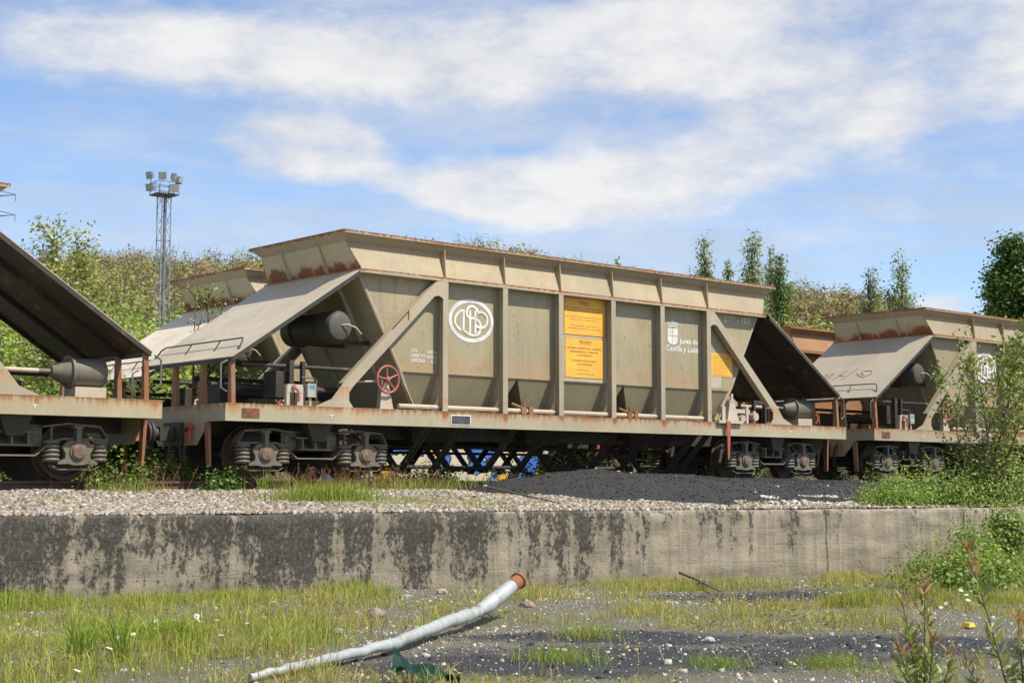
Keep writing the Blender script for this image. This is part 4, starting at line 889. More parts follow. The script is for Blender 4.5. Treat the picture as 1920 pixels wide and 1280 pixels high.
# ------------------------------------------------------------------ single trees behind the trains
PG = 'tall poplars rising behind the wagons'
def pop(px, ytop, D, w, label, n=3800, col=(.25, .30, .125), leaf=.24):
    t = atD(px, ytop, D); z0 = 1.0; tree((t[0], t[1], z0), (t[2] - z0) * .945, w, n, leaf, col, label, PG, 'poplar_tree', 'poplar', (.25, .27, .11), .3, .012, 'poplar tree')
pop(1322, 447, 110, 1.75, 'broad poplar leftmost above the number lettering, beside a thin one', 4200)
pop(1366, 462, 112, .95, 'thin short poplar between a broad poplar and the tallest one', 2200)
pop(1410, 432, 110, 1.9, 'tallest poplar with twin pointed tops behind the wagon rim', 5200)
pop(1443, 447, 116, 1.0, 'slender poplar tucked against the darker green poplar', 2200)
pop(1462, 455, 108, 1.35, 'darker green poplar nearest the brown wooded slope', 4600, (.17, .25, .07))
pop(1628, 468, 118, 1.5, 'greyish poplar standing among bare brown trees', 3000, (.23, .26, .15))
pop(1690, 466, 108, 1.9, 'lone spreading poplar between bare trees and white cloud', 4200, (.24, .30, .11))
for px, yt_ in ((1128, 496), (1160, 484), (1188, 500), (1220, 490)): pop(px, yt_, 150, 1.3, 'small poplar top peeking over the hopper rim', 1300, leaf=.40)
t = atD(1905, 432, 90); tree((t[0], t[1], 1.0), t[2] - 1.0, 2.35, 30000, .24, (.11, .17, .035), 'big round dark green tree above the greyer wagon', None, 'broadleaf_tree', 'round', (.15, .22, .04), .3, .022)
t = atD(985, 452, 140); tree((t[0], t[1], 6.0), t[2] - 6.0, 2.8, 1800, .42, (.27, .23, .11), 'olive brown treetop just above the hopper rim', None, 'broadleaf_tree')
for px, yt_, D in ((1560, 525, 130), (1590, 530, 125), (1655, 520, 120), (1480, 528, 135), (1520, 520, 140)):
    t = atD(px, yt_, D); tree((t[0], t[1], 2.5), t[2] - 2.5, 2.6, 1700, .34, (.30, .235, .13), 'half-bare brown tree beside the poplars on the slope', 'half-bare trees at the foot of the slope', 'bare_tree')

# ------------------------------------------------------------------ floodlight mast
M['galv'] = plain('galvanised_steel', (.34, .36, .38), .5, second=(.24, .25, .27), scale=2, metal=.3)
M['lampglass'] = plain('floodlight_face', (.42, .41, .36), .25, var=.2, scale=3)
M['mastdark'] = plain('mast_steel', (.16, .17, .19), .6, var=.3)
def mast():
    D = 90; b0_ = atD(303, 600, D); x0, y0 = b0_[0], b0_[1]; zt_ = atD(303, 367, D)[2]; r = empty('floodlight_mast', (x0, y0, .9)); tag(r, 'tall lattice floodlight mast with railed lamp platform before the hill', 'floodlight mast')
    O = (x0, y0, .9); hw = .30
    b = MB(O); cs = [(x0 + a * hw, y0 + c * hw) for a, c in ((-1, -1), (1, -1), (1, 1), (-1, 1))]
    for c in cs: b.cyl((*c, .9), (*c, zt_), .035, n=6)
    nb = 19; zz = np.linspace(.9, zt_, nb + 1)
    for k in range(nb):
        for q in range(4):
            a, c = cs[q], cs[(q + 1) % 4]
            if k % 2: a, c = c, a
            b.cyl((*a, zz[k]), (*c, zz[k + 1]), .017, n=4)
            if k % 4 == 0: b.cyl((*cs[q], zz[k]), (*cs[(q + 1) % 4], zz[k]), .017, n=4)
    b.build('lattice', M['galv'], r)
    b = MB(O); b.cyl((x0 + .05, y0 + .05, .9), (x0 + .05, y0 + .05, zt_), .06, n=8); b.build('ladder_duct', M['mastdark'], r)
    b = MB(O); b.box(x0 - .66, x0 + .66, y0 - .66, y0 + .66, zt_, zt_ + .09); b.build('platform', M['mastdark'], r)
    b = MB(O)
    for a in (-.63, 0, .63):
        for c in (-.63, 0, .63):
            if a or c: b.cyl((x0 + a, y0 + c, zt_ + .1), (x0 + a, y0 + c, zt_ + .78), .020, n=5)
    for z in (.42, .78):
        for (p, q) in (((-1, -1), (1, -1)), ((1, -1), (1, 1)), ((1, 1), (-1, 1)), ((-1, 1), (-1, -1))): b.cyl((x0 + p[0] * .63, y0 + p[1] * .63, zt_ + z), (x0 + q[0] * .63, y0 + q[1] * .63, zt_ + z), .022, n=5)
    b.build('railing', M['mastdark'], r)
    for (u, v, h_, yaw) in ((-.80, -.5, 1.18, 200), (.0, -.6, 1.15, 235), (.62, -.4, 1.10, 320), (-.78, -.6, .42, 215), (.70, -.55, .38, 250), (.85, .2, 1.0, 20)):
        p = np.array([x0, y0, zt_]) + rt * u * .95 + fw0 * v * .8 + [0, 0, h_]; d = Vector((math.cos(R(yaw)), math.sin(R(yaw)), -.25)).normalized(); s_ = d.cross(Vector((0, 0, 1))).normalized(); u_ = s_.cross(d); c = Vector(p)
        b = MB(O); f0 = [c + d * .16 + s_ * i * .23 + u_ * j * .22 for i, j in ((-1, -1), (1, -1), (1, 1), (-1, 1))]; k0 = [c - d * .12 + s_ * i * .17 + u_ * j * .17 for i, j in ((-1, -1), (1, -1), (1, 1), (-1, 1))]
        b.hexa(k0 + f0); b.cyl(c - u_ * .2, Vector((c.x, c.y, zt_ + (.78 if h_ >= 1 else .1))), .03, n=5); lo = b.build('floodlight', M['galv'], r)
        b = MB(O); b.hexa([q + d * .002 for q in [c + d * .16 + s_ * i * .20 + u_ * j * .19 for i, j in ((-1, -1), (1, -1), (1, 1), (-1, 1))]] + [q + d * .012 for q in [c + d * .16 + s_ * i * .20 + u_ * j * .19 for i, j in ((-1, -1), (1, -1), (1, 1), (-1, 1))]]); b.build('lamp_face', M['lampglass'], lo)
mast()
def pylon():
    D = 160; c = atD(-22, 500, D); top = atD(-22, 372, D)[2]; r = empty('power_pylon', (c[0], c[1], .9)); tag(r, 'thin lattice power pylon arm at the far edge beyond the wagon', 'pylon'); O = (c[0], c[1], .9); b = MB(O)
    for i, j in ((-1, -1), (1, -1), (1, 1), (-1, 1)): b.cyl((c[0] + i * 1.2, c[1] + j * 1.2, .9), (c[0] + i * .25, c[1] + j * .25, top + 3), .06, n=5)
    for k in range(14):
        z0_ = .9 + (top + 2 - .9) * k / 14; z1_ = .9 + (top + 2 - .9) * (k + 1) / 14; w0 = 1.2 - .95 * k / 14; w1 = 1.2 - .95 * (k + 1) / 14
        for s in (-1, 1): b.cyl((c[0] - s * w0, c[1] - w0, z0_), (c[0] + s * w1, c[1] - w1, z1_), .035, n=4)
    b.build('lattice', M['mastdark'], r)
    for z in (top - 1.6, top + .6):
        b = MB(O)
        for s in (-1, 1):
            e = Vector((c[0], c[1], z - .2)) + Vector(tuple(rt)) * s * 2.7
            for o_ in (-.25, .25): b.cyl((c[0] + o_, c[1], z + .5), e, .035, n=4); b.cyl((c[0] + o_, c[1], z - .4), e, .035, n=4)
            b.cyl(e, e - Vector((0, 0, .7)), .04, n=4)
        b.build('cross_arm', M['mastdark'], r)
pylon()

# ------------------------------------------------------------------ graffiti wall behind the second track
def m_graf():
    t = NT('graffiti_paint'); c = t.coord('Object'); n1 = t.noise(t.coord('Object', (.8, 1, 1.1)), 1.1, 3, .5); n2 = t.noise(t.coord('Object', (1.3, 1, 1.6)), 1.0, 2, .5)
    col = t.mix(t.ss(t.noise(c, 2, 5), .35, .7), (.66, .60, .47), (.55, .47, .34))
    col = t.mix(t.ss(n1, .515, .525), col, (.05, .17, .62)); col = t.mix(t.ss(t.math('ABSOLUTE', t.math('SUBTRACT', n1, .52)), .006, .010, 1, 0), col, (.02, .02, .03))
    col = t.mix(t.ss(n2, .60, .61), col, (.72, .42, .06)); col = t.mix(t.ss(t.math('ABSOLUTE', t.math('SUBTRACT', n2, .605)), .006, .010, 1, 0), col, (.02, .02, .03))
    t.l(col, t.p.inputs['Base Color']); t.p.inputs['Roughness'].default_value = .8; return t.m
b = MB((11, 7.6, .9)); b.box(7.6, 14.6, 7.5, 7.75, .7, 2.35); b.box(7.55, 14.65, 7.46, 7.79, 2.35, 2.42); o = b.build('graffiti_wall', m_graf()); o.location = (11, 7.6, .9)
tag(o, 'low cream wall sprayed with blue and yellow graffiti, seen beneath the wagons', 'graffiti wall')

# ------------------------------------------------------------------ shrubs and saplings round the trains
SG = 'young poplars growing behind the trains'
p = atD(90, 400, 27.5); young_poplar((p[0], p[1], .95), 4.95, 3, .28, .08, 4200, 'tall young poplar with pale leaves rising behind the dark canopy, left of its twin', group=SG, bushy=1.5, thick=.5, col=(.27, .32, .075), alt=(.44, .44, .17), palt=.35)
p = atD(148, 430, 26.5); young_poplar((p[0], p[1], .95), 4.55, 3, .30, .08, 4400, 'young poplar with leaning pale stem, nearer the floodlight mast than its twin', group=SG, bushy=1.5, thick=.5, col=(.27, .32, .075), alt=(.44, .44, .17), palt=.35)
for px, yt_, Y, lb in ((368, 545, 1.95, 'slender leafy shoot between the wagon rows, farthest from the hopper end'), (395, 530, 2.0, 'tallest slender shoot between the wagon rows, middle of three'), (425, 552, 1.9, 'slender leafy shoot between the wagon rows, closest to the hopper end')):
    q = onY(px, yt_, Y); young_poplar((q[0], q[1], .96), q[2] - .96, 1, .12, .06, 320, lb, group='shoots between the wagon rows', bushy=1.1)
BG = 'leafy bushes behind the wagons'
def bk(px, py, Y, rx, ry, rz, n, leaf, label, **k):
    q = onY(px, py, Y); bush((q[0], q[1], .93), rx, ry, rz, n, leaf, label, group=BG, **k)
bk(40, 800, 3.6, 1.7, .9, 2.5, 9000, .075, 'tall leafy bush under the left canopy behind the brake cylinder')
bk(170, 800, 4.2, 1.5, .9, 2.3, 7000, .075, 'leafy bush filling the gap beside the brake cylinder')
bk(250, 790, 6.0, 2.2, 1.0, 2.9, 8000, .085, 'yellow green bush seen past the coupling between the wagons', col=(.15, .20, .035))
bk(345, 800, 3.2, .8, .5, 2.0, 5000, .07, 'bush behind the end platform posts of the signed wagon')
bk(430, 790, 3.0, .8, .5, 1.9, 3600, .07, 'bush behind the valve rack under the sloping canopy')
bk(215, 640, 14, 2.6, 1.5, 4.6, 6000, .14, 'bright bush beyond the second track below the floodlight mast', col=(.15, .19, .04))
bk(120, 640, 16, 3.0, 1.5, 4.8, 6000, .14, 'dense green bush beyond the second track behind the young poplars')
bk(1010, 880, 2.0, .9, .5, .8, 2600, .06, 'dark shrub under the middle of the signed wagon', col=(.07, .12, .025))
bk(1120, 875, 2.0, 1.2, .5, .75, 3000, .06, 'low shrub between the rows near the red handle', col=(.07, .12, .025))
bk(1225, 880, 2.2, .6, .4, .6, 1500, .06, 'small shrub in front of the farther bogie wheel', col=(.08, .13, .025))
def low_bush(px, py, Y, rx, ry, rz, n, leaf, label, **k):
    q = onY(px, py, Y); z = float(plat(q[0], q[1])); bush((q[0], q[1], z - .02), rx, ry, rz, n, leaf, label, cat='weeds', name='weed_clump', group='weed clumps along the rails', **k)
low_bush(235, 880, -.9, .35, .25, .42, 900, .045, 'weed clump growing up before the coupling')
low_bush(300, 870, .2, .5, .4, .55, 1300, .05, 'weed clump in the gap between the coupled wagons')
low_bush(415, 890, -1.05, .25, .2, .33, 700, .05, 'dark leafy weed beside the rusted wheel rim', col=(.06, .13, .02))
low_bush(760, 885, -.3, .7, .4, .28, 1400, .045, 'low weeds under the chutes beside the sprung axle', col=(.09, .12, .03))
low_bush(840, 885, -.2, .5, .4, .26, 1300, .045, 'bright weeds at the edge of the coal heap', col=(.12, .19, .03))
low_bush(1450, 890, 1.3, 1.0, .4, .35, 1600, .05, 'green weeds between the wheels of the farther bogie', col=(.15, .24, .03))
low_bush(1335, 893, 1.2, .5, .4, .30, 900, .05, 'green weeds beside the orange pump lever', col=(.15, .24, .03))
low_bush(1555, 880, .6, .5, .4, .55, 1500, .05, 'bright weed clump under the coupling by the greyer wagon', col=(.16, .24, .03))
q = onY(1705, 940, -6.75); bush((q[0], q[1], .76), .75, .45, .42, 4200, .036, 'bright green weeds spilling over the wall top beside the coal', cat='weeds', name='weed_clump', group='weed clumps along the rails', col=(.23, .34, .05), alt=(.33, .44, .09))
q = onY(1772, 940, -6.9); bush((q[0], q[1], .76), .55, .45, .42, 2600, .038, 'bushy weeds at the foot of the leafy sapling on the wall', cat='weeds', name='weed_clump', group='weed clumps along the rails', col=(.20, .30, .05))
q = onY(1852, 945, -7.1)
young_poplar((q[0], q[1], .76), 2.45, 10, 1.05, .056, 4800, 'leafy young poplar sapling growing at the edge of the retaining wall', group=None, col=(.21, .27, .055), alt=(.36, .39, .15), palt=.35, bushy=1.3, low=.04, thick=.5)
q = onZ(1835, 1096, .0); bush((q[0], q[1], -.04), 1.1, .4, .62, 5200, .048, 'leafy shrub at the foot of the wall under the sapling', col=(.20, .29, .05))
q = onY(1885, 945, -7.0); bush((q[0], q[1], .74), 1.0, .6, .85, 5200, .048, 'broad pale green bush crowding the wall top beside the sapling', col=(.21, .29, .055), alt=(.34, .39, .13))
q = onY(1870, 1010, -7.75); bush((q[0], q[1], .0), .9, .22, 1.0, 4600, .05, 'leafy shrub climbing the face of the wall near its overgrown end', col=(.18, .27, .05), alt=(.32, .38, .11))
q = onZ(48, 1110, 0.0); bush((q[0], q[1] - .12, -.02), .28, .2, .36, 900, .045, 'small bright green shrub against the stained wall', col=(.17, .26, .03))
# foreground willow shoots: long narrow leaves
def willow(loc, stems, label):
    r = empty('willow_shoot', loc); tag(r, label, 'willow shoot', 'willow shoots in the foreground'); tb = MB(); V = []; C = []
    for (dx, dy, h) in stems:
        top = np.array([dx, dy, h]); ts = np.linspace(0, 1, 6); pts = [top * np.array([t ** 1.4, t ** 1.4, t]) for t in ts]; tb.tube(pts, [.007 * (1 - .75 * t) for t in ts], 6, False)
        nl = int(h * 80)
        for k in range(nl):
            t = rng.uniform(.25, 1.0) ** .8; i = min(int(t * 5), 4); p = pts[i] + (pts[i + 1] - pts[i]) * (t * 5 - i); a = rng.uniform(0, 2 * math.pi)
            d = np.array([math.cos(a), math.sin(a), rng.uniform(-.1, 1.6) + .6 * t]); d /= np.linalg.norm(d); s = np.cross(d, unit(1)[0]); s /= np.linalg.norm(s); ln = rng.uniform(.06, .105) * (1.15 - .45 * t); w = ln * .125
            nn = np.cross(d, s) * ln * .08
            V.append([p, p + d * ln * .45 + s * w + nn, p + d * ln, p + d * ln * .45 - s * w + nn]); C.append((.44, .30, .15) if t > .86 else ((.27, .33, .10) if rng.random() < .65 else (.38, .38, .17)))
    tb.build('stems', M['twig'], r); quads_mesh('leaves', np.array(V).reshape(-1, 3), M['leaf'], r, np.array(C) * rng.uniform(.75, 1.2, (len(C), 1)))
p = atD(1732, 1250, 6.2); willow((p[0], p[1], -.03), [(-.10, .03, .66), (.02, .0, .73), (.10, .05, .62), (-.18, .0, .48), (.19, -.03, .44), (-.05, -.08, .50), (.06, .1, .48), (.13, .1, .40)], 'clump of reddish tipped willow shoots in the gravel')
p = atD(1925, 1250, 5.2); a_ = -rt * .20; willow((p[0], p[1], -.03), [(a_[0], a_[1], .93), (a_[0] * .2 + .03, a_[1] * .2, .66), (-a_[0] * .3, -a_[1] * .3, .74), (a_[0] * .8, a_[1] * .8 + .05, .50)], 'single long leaning willow shoot with orange tip')

# ------------------------------------------------------------------ loose stones, coal lumps
CUBE = np.array([[-1, -1, -1], [1, -1, -1], [1, 1, -1], [-1, 1, -1], [-1, -1, 1], [1, -1, 1], [1, 1, 1], [-1, 1, 1]], float)
CF = np.array([[4, 5, 6, 7], [0, 1, 5, 4], [1, 2, 6, 5], [2, 3, 7, 6], [3, 0, 4, 7]])
def stones(name, P, size, cols, label=None, cat=None, m=None, flat=.62):
    n = len(P); a = rng.uniform(0, 2 * math.pi, n); ca_, sa_ = np.cos(a), np.sin(a); b_ = rng.uniform(-.5, .5, n); cb_, sb_ = np.cos(b_), np.sin(b_)
    S = size[:, None] * rng.uniform(.65, 1.25, (n, 3)) * [1, .8, flat] * .5
    q = CUBE[None] * rng.uniform(.55, 1.0, (n, 8, 3)) * S[:, None]
    y = q[..., 1] * cb_[:, None] - q[..., 2] * sb_[:, None]; z = q[..., 1] * sb_[:, None] + q[..., 2] * cb_[:, None]; x = q[..., 0]
    q = np.stack([x * ca_[:, None] - y * sa_[:, None], x * sa_[:, None] + y * ca_[:, None], z], -1) + P[:, None]
    me = bpy.data.meshes.new(name); F = (CF[None] + (np.arange(n) * 8)[:, None, None]).reshape(-1)
    me.vertices.add(n * 8); me.vertices.foreach_set('co', q.astype(np.float32).ravel()); me.loops.add(n * 20); me.loops.foreach_set('vertex_index', F.astype(np.int32))
    me.polygons.add(n * 5); me.polygons.foreach_set('loop_start', np.arange(0, n * 20, 4, dtype=np.int32)); me.update(calc_edges=True)
    at = me.color_attributes.new('Col', 'FLOAT_COLOR', 'POINT'); c = np.ones((n * 8, 4), np.float32); c[:, :3] = np.repeat(cols, 8, 0); at.data.foreach_set('color', c.ravel())
    o = link_mesh(name, me, m or M['stone'], None, 0); tag(o, label, cat, kind='stuff'); return o
def stone_cols(n, pale=.0):
    base = np.array([(.41, .36, .30), (.31, .265, .21), (.50, .45, .37), (.40, .27, .16), (.22, .185, .15), (.55, .51, .44)]); w = np.array([.28, .2, .2, .14, .1, .08]); w = w + np.array([0, 0, pale, 0, 0, pale]); w /= w.sum()
    return base[rng.choice(6, n, p=w)] * rng.uniform(.8, 1.2, (n, 1))
n = 60000; x = rng.uniform(-6.5, 10.5, n); v = rng.uniform(0.02, 1, n); yw = wall_y(x); y = yw + .015 + v ** 1.15 * (-.35 - yw)
cz = coal(x, y) > plat(x, y) - .012
nearedge = (y - yw)
cov = np.where(cz, np.where((nearedge < 2.6) & (fbm(x * .6, y * 1.6, 1.1, 81) > .36 + .11 * (nearedge - .3)), .95, .002), 1.0)
cov *= np.where((fbm(x, y, .8, 83) > .60) & ~cz, .45, 1.0)
k = rng.random(n) < cov; x, y, cz = x[k], y[k], cz[k]; z = np.where(y < wall_y(x) + .36, .777, np.maximum(plat(x, y), np.where(cz, coal(x, y), 0))) + .004
pale = cz; cs = stone_cols(len(x)); cs[pale] = stone_cols(pale.sum(), .8) * 1.25
stones('gravel', np.stack([x, y, z], -1), .018 + .055 * rng.random(len(x)) ** 2.4, np.clip(cs, 0, .75), 'pale crushed stone gravel lying on the platform along the wall', 'gravel')
n = 15000; x = rng.uniform(3.2, 15, n); y = rng.uniform(-7.8, -.7, n); k = (y > wall_y(x) + .3) & (coal(x, y) > plat(x, y) - .01); x, y = x[k], y[k]
stones('coal_lumps', np.stack([x, y, coal(x, y) + .002], -1), rng.uniform(.008, .030, len(x)) * rng.uniform(.6, 1.2, len(x)), np.full((len(x), 3), .030) * rng.uniform(.4, 2.0, (len(x), 1)), 'small coal lumps covering the heap', 'coal', flat=.8)
# pebbles on the lower ground
n = 40000; x = rng.uniform(-8, 8, n); y = rng.uniform(-13.5, -3, n); k = (y < wall_y(x) - .02); x, y = x[k], y[k]
cm = coalmask(x, y); kk = rng.random(len(x)) < np.clip(.45 + cm + (fbm(x, y, .9, 91) > .5) * .5, 0, 1); x, y, cm = x[kk], y[kk], cm[kk]
cs = np.where((cm > .3)[:, None] & (rng.random(len(x)) < .55)[:, None], np.full((len(x), 3), .06), stone_cols(len(x), .4) * 1.15)
stones('pebbles', np.stack([x, y, gnd(x, y) + .003], -1), rng.uniform(.006, .017, len(x)) * rng.uniform(.5, 1.3, len(x)) * (1 + 2.4 * (rng.random(len(x)) < .06)), np.clip(cs, 0, .75), 'scattered pale pebbles and coal bits on the lower ground', 'pebbles')
def rock(px, py, s, label, col, group='loose rocks on the lower ground'):
    p = onZ(px, py, -.02); bm = bmesh.new(); bmesh.ops.create_icosphere(bm, subdivisions=2, radius=1)
    for v_ in bm.verts: v_.co *= 1 + (vnoise(v_.co.x * 2 + px, v_.co.y * 2 + v_.co.z * 1.7, 1.3, 5) - .5) * .55; v_.co = Vector((v_.co.x * s, v_.co.y * s * .8, max(v_.co.z, -.4) * s * .55))
    me = bpy.data.meshes.new('rock'); bm.to_mesh(me); bm.free(); o = link_mesh('rock', me, plain('rock_' + str(px), col, .9, var=.35, scale=14, bump=.5), None, 25); o.location = (p[0], p[1], gnd(p[0], p[1]) + s * .18); o.rotation_euler = (0, 0, px); tag(o, label, 'rock', group)
rock(988, 1141, .085, 'pinkish flat rock to the right of the raised pipe end', (.36, .25, .22)); rock(830, 1114, .075, 'pale angular rock before the wall, left of the pipe end', (.42, .37, .32))
rock(705, 1157, .10, 'flat pinkish rock half sunk in the grass', (.33, .24, .19)); rock(636, 1190, .06, 'pale round rock beside the lying pipe', (.40, .37, .31)); rock(760, 1125, .07, 'grey rock amid rubble at the foot of the wall', (.36, .33, .29))
rock(1330, 1200, .05, 'small white rock on the dark coal dust', (.6, .57, .5)); rock(1320, 1100, .11, 'dark coal block at the foot of the wall', (.06, .06, .065))

# ------------------------------------------------------------------ grass
def blades(P, h, w, cols, lean=1.05):
    n = len(P); a = rng.uniform(0, 2 * math.pi, n); d = np.stack([np.cos(a), np.sin(a), np.zeros(n)], -1); s = np.stack([-np.sin(a), np.cos(a), np.zeros(n)], -1)
    fa = rng.uniform(0, 2 * math.pi, n); s = np.stack([np.cos(fa), np.sin(fa), np.zeros(n)], -1)
    L_ = (rng.uniform(.05, 1, n) ** 1.4 * lean)[:, None]; h = h[:, None]; w = w[:, None]; z = np.array([0, 0, 1.0])
    m = P + z * h * .55 + d * h * L_ * .35; t = P + z * h * (1 - .25 * L_) + d * h * L_
    A = np.stack([P - s * w * .5, P + s * w * .5, m + s * w * .38, m - s * w * .38], 1); B_ = np.stack([m - s * w * .38, m + s * w * .38, t + s * w * .05, t - s * w * .05], 1)
    return np.concatenate([A.reshape(-1, 3), B_.reshape(-1, 3)]), np.concatenate([cols, cols])
def grass_at(n, f_density, xr, yr, hmul, zf):
    x = rng.uniform(*xr, n); y = rng.uniform(*yr, n); d, hh, cmix = f_density(x, y); k = rng.random(n) < d; x, y, hh, cmix = x[k], y[k], hh[k], cmix[k]
    # clump into tufts
    ox = rng.normal(0, .025, len(x)); oy = rng.normal(0, .025, len(x))
    P = np.stack([x + ox, y + oy, zf(x, y) - .01], -1); h = hh * rng.uniform(.45, 1.15, len(x)) * hmul
    g0, g1, g2 = np.array([.29, .36, .05]), np.array([.52, .45, .14]), np.array([.36, .21, .09])
    u = np.clip(cmix + rng.normal(0, .25, len(x)), 0, 1)[:, None]; c = g0 * (1 - u) + g1 * u; r3 = rng.random(len(x)) < .06 + .10 * u[:, 0]; c[r3] = g2
    return P, h, np.clip(c * rng.uniform(.7, 1.3, (len(x), 1)), .01, .8)
def lower(x, y):
    u = (x - CAM[0]) * rt[0] + (y - CAM[1]) * rt[1]; dd = (x - CAM[0]) * fw0[0] + (y - CAM[1]) * fw0[1]; px = 960 + u / dd * FPX
    dw = wall_y(x) - y                                   # distance in front of the wall
    left = sm((760 - px) / 420); nz = fbm(x, y, .75, 101); nz2 = fbm(x, y, 2.6, 103); cm = coalmask(x, y)
    bare = sm((nz - .46) / .10)
    d = left * (.12 + .88 * sm((nz2 - .34) / .16)) + (1 - left) * (.08 + .9 * sm((nz - .44) / .12)) * (1 - .93 * sm((cm - .12) / .3))
    band = np.exp(-((dw - 1.6) / .9) ** 2) * sm((px - 900) / 200); d = np.maximum(d, band * .8 * sm((nz2 - .36) / .15)) 
    d = np.where((cm > .45) & (px > 800), d * .10, d)
    h = (.055 + .12 * left * sm((nz2 - .35) / .3)) * (.45 + .55 * sm(dw / .9)) + .10 * sm((nz2 - .45) / .2) * (1 - left)
    right = sm((px - 1700) / 150) * np.exp(-((dw - .5) / .8) ** 2); d = np.maximum(d, right); h = h + right * .18
    d = d * sm(dw / .03) * np.where(dd < 6, .0, 1)
    cmix = .30 + .45 * (1 - left) * sm((nz2 - .3) / .3) + .35 * (fbm(x, y, 1.2, 107) - .4) - .35 * right
    return np.clip(d, 0, 1), h, cmix
Ps, Hs, Cs = [], [], []
for (n, xr, yr) in ((200000, (-8.5, 8), (-13.5, -3.2)), (16000, (4, 14), (-12, -7))):
    P, h, c = grass_at(n, lower, xr, yr, 1.0, gnd); Ps.append(P); Hs.append(h); Cs.append(c)
# creeping ground cover and thatch between the blades
x = rng.uniform(-8.5, 8, 120000); y = rng.uniform(-13.5, -3.2, 120000); d_, hh_, cm_ = lower(x, y); k = rng.random(len(x)) < d_ * .75 * sm((fbm(x, y, 1.7, 131) - .3) / .25); x, y = x[k], y[k]
P_ = np.stack([x, y, gnd(x, y) + rng.uniform(.004, .05, len(x))], -1); pal = np.array([(.17, .24, .05), (.24, .29, .07), (.36, .30, .15), (.28, .19, .10), (.13, .19, .05)]); cg = pal[rng.choice(5, len(x), p=[.3, .25, .2, .1, .15])] * rng.uniform(.7, 1.3, (len(x), 1))
o = quads_mesh('ground_cover', leaf_quads(P_, rng.uniform(.012, .040, len(x)), .8, .5), M['grass'], None, cg); tag(o, 'low creeping weeds and dry thatch between the grass blades', 'ground cover', kind='stuff')
# named tufts: thick clumps
def tuft(px, py, r_, n, h, mixc, zf=gnd, z0=0.0):
    p = onZ(px, py, z0); x = p[0] + rng.normal(0, r_, n); y = p[1] + rng.normal(0, r_, n); Ps.append(np.stack([x, y, zf(x, y) - .01], -1)); Hs.append(h * rng.uniform(.4, 1.1, n)); u = np.clip(mixc + rng.normal(0, .2, n), 0, 1)[:, None]
    Cs.append(np.clip((np.array([.25, .35, .045]) * (1 - u) + np.array([.45, .40, .12]) * u) * rng.uniform(.7, 1.3, (n, 1)), .01, .8))
for a in ((330, 1205, .10, 500, .24, .25), (265, 1195, .12, 500, .2, .2), (150, 1235, .05, 120, .35, .05), (225, 1240, .03, 60, .42, .02), (560, 1200, .22, 900, .16, .35), (530, 1170, .15, 500, .14, .3), (690, 1120, .15, 500, .16, .4), (640, 1105, .2, 600, .18, .45), (1590, 1130, .12, 500, .20, .6), (1640, 1120, .10, 400, .18, .6), (1100, 1190, .12, 400, .13, .4), (1050, 1235, .15, 500, .12, .1), (1340, 1240, .12, 400, .10, .1), (1560, 1240, .15, 500, .11, .15), (1740, 1115, .10, 400, .18, .6), (1850, 1120, .3, 900, .16, .5), (1880, 1060, .35, 1800, .36, .05), (1800, 1075, .3, 1200, .28, .1), (1570, 1085, .08, 250, .10, .15), (1290, 1100, .15, 400, .10, .2), (1180, 1100, .15, 400, .11, .25), (20, 1135, .2, 500, .24, .3), (120, 1130, .25, 500, .18, .3), (300, 1125, .3, 600, .15, .3), (450, 1120, .3, 500, .14, .35)): tuft(*a)
def upper_z(x, y): return np.maximum(plat(x, y), np.where(x > 3, coal(x, y), 0))
def ptuft(px, py, Y, r_, n, h, mixc):
    p = onY(px, py, Y); x = p[0] + rng.normal(0, r_ * 1.6, n); y = p[1] + rng.normal(0, r_ * .7, n); Ps.append(np.stack([x, y, upper_z(x, y) - .01], -1)); Hs.append(h * rng.uniform(.4, 1.1, n)); u = np.clip(mixc + rng.normal(0, .2, n), 0, 1)[:, None]
    Cs.append(np.clip((np.array([.23, .32, .045]) * (1 - u) + np.array([.43, .37, .13]) * u) * rng.uniform(.7, 1.3, (n, 1)), .01, .8))
for a in ((615, 945, -3.1, .20, 1500, .26, .25), (590, 935, -2.9, .3, 700, .16, .5), (760, 935, -3.4, .35, 900, .11, .55), (860, 940, -4.2, .35, 800, .11, .5), (680, 950, -4.0, .35, 700, .09, .5), (235, 925, -1.2, .15, 260, .18, .45), (495, 915, -1.0, .03, 40, .40, .05), (580, 905, -.95, .30, 320, .24, .6), (680, 900, -.9, .35, 500, .24, .6), (780, 895, -.8, .4, 900, .24, .5), (100, 935, -2.2, .3, 150, .10, .5), (420, 935, -2.2, .4, 160, .10, .4), (1650, 935, -5.6, .15, 400, .25, .2), (1410, 955, -6.2, .05, 60, .15, .2)): ptuft(*a)
P, h, c = np.concatenate(Ps), np.concatenate(Hs), np.concatenate(Cs)
V_, C_ = blades(P, h, np.clip(h * .036, .0028, .0085) * rng.uniform(.6, 1.4, len(h)), c); o = quads_mesh('grass', V_, M['grass'], None, C_); tag(o, 'patchy yellow green grass on the lower ground and between stones', 'grass', kind='stuff')
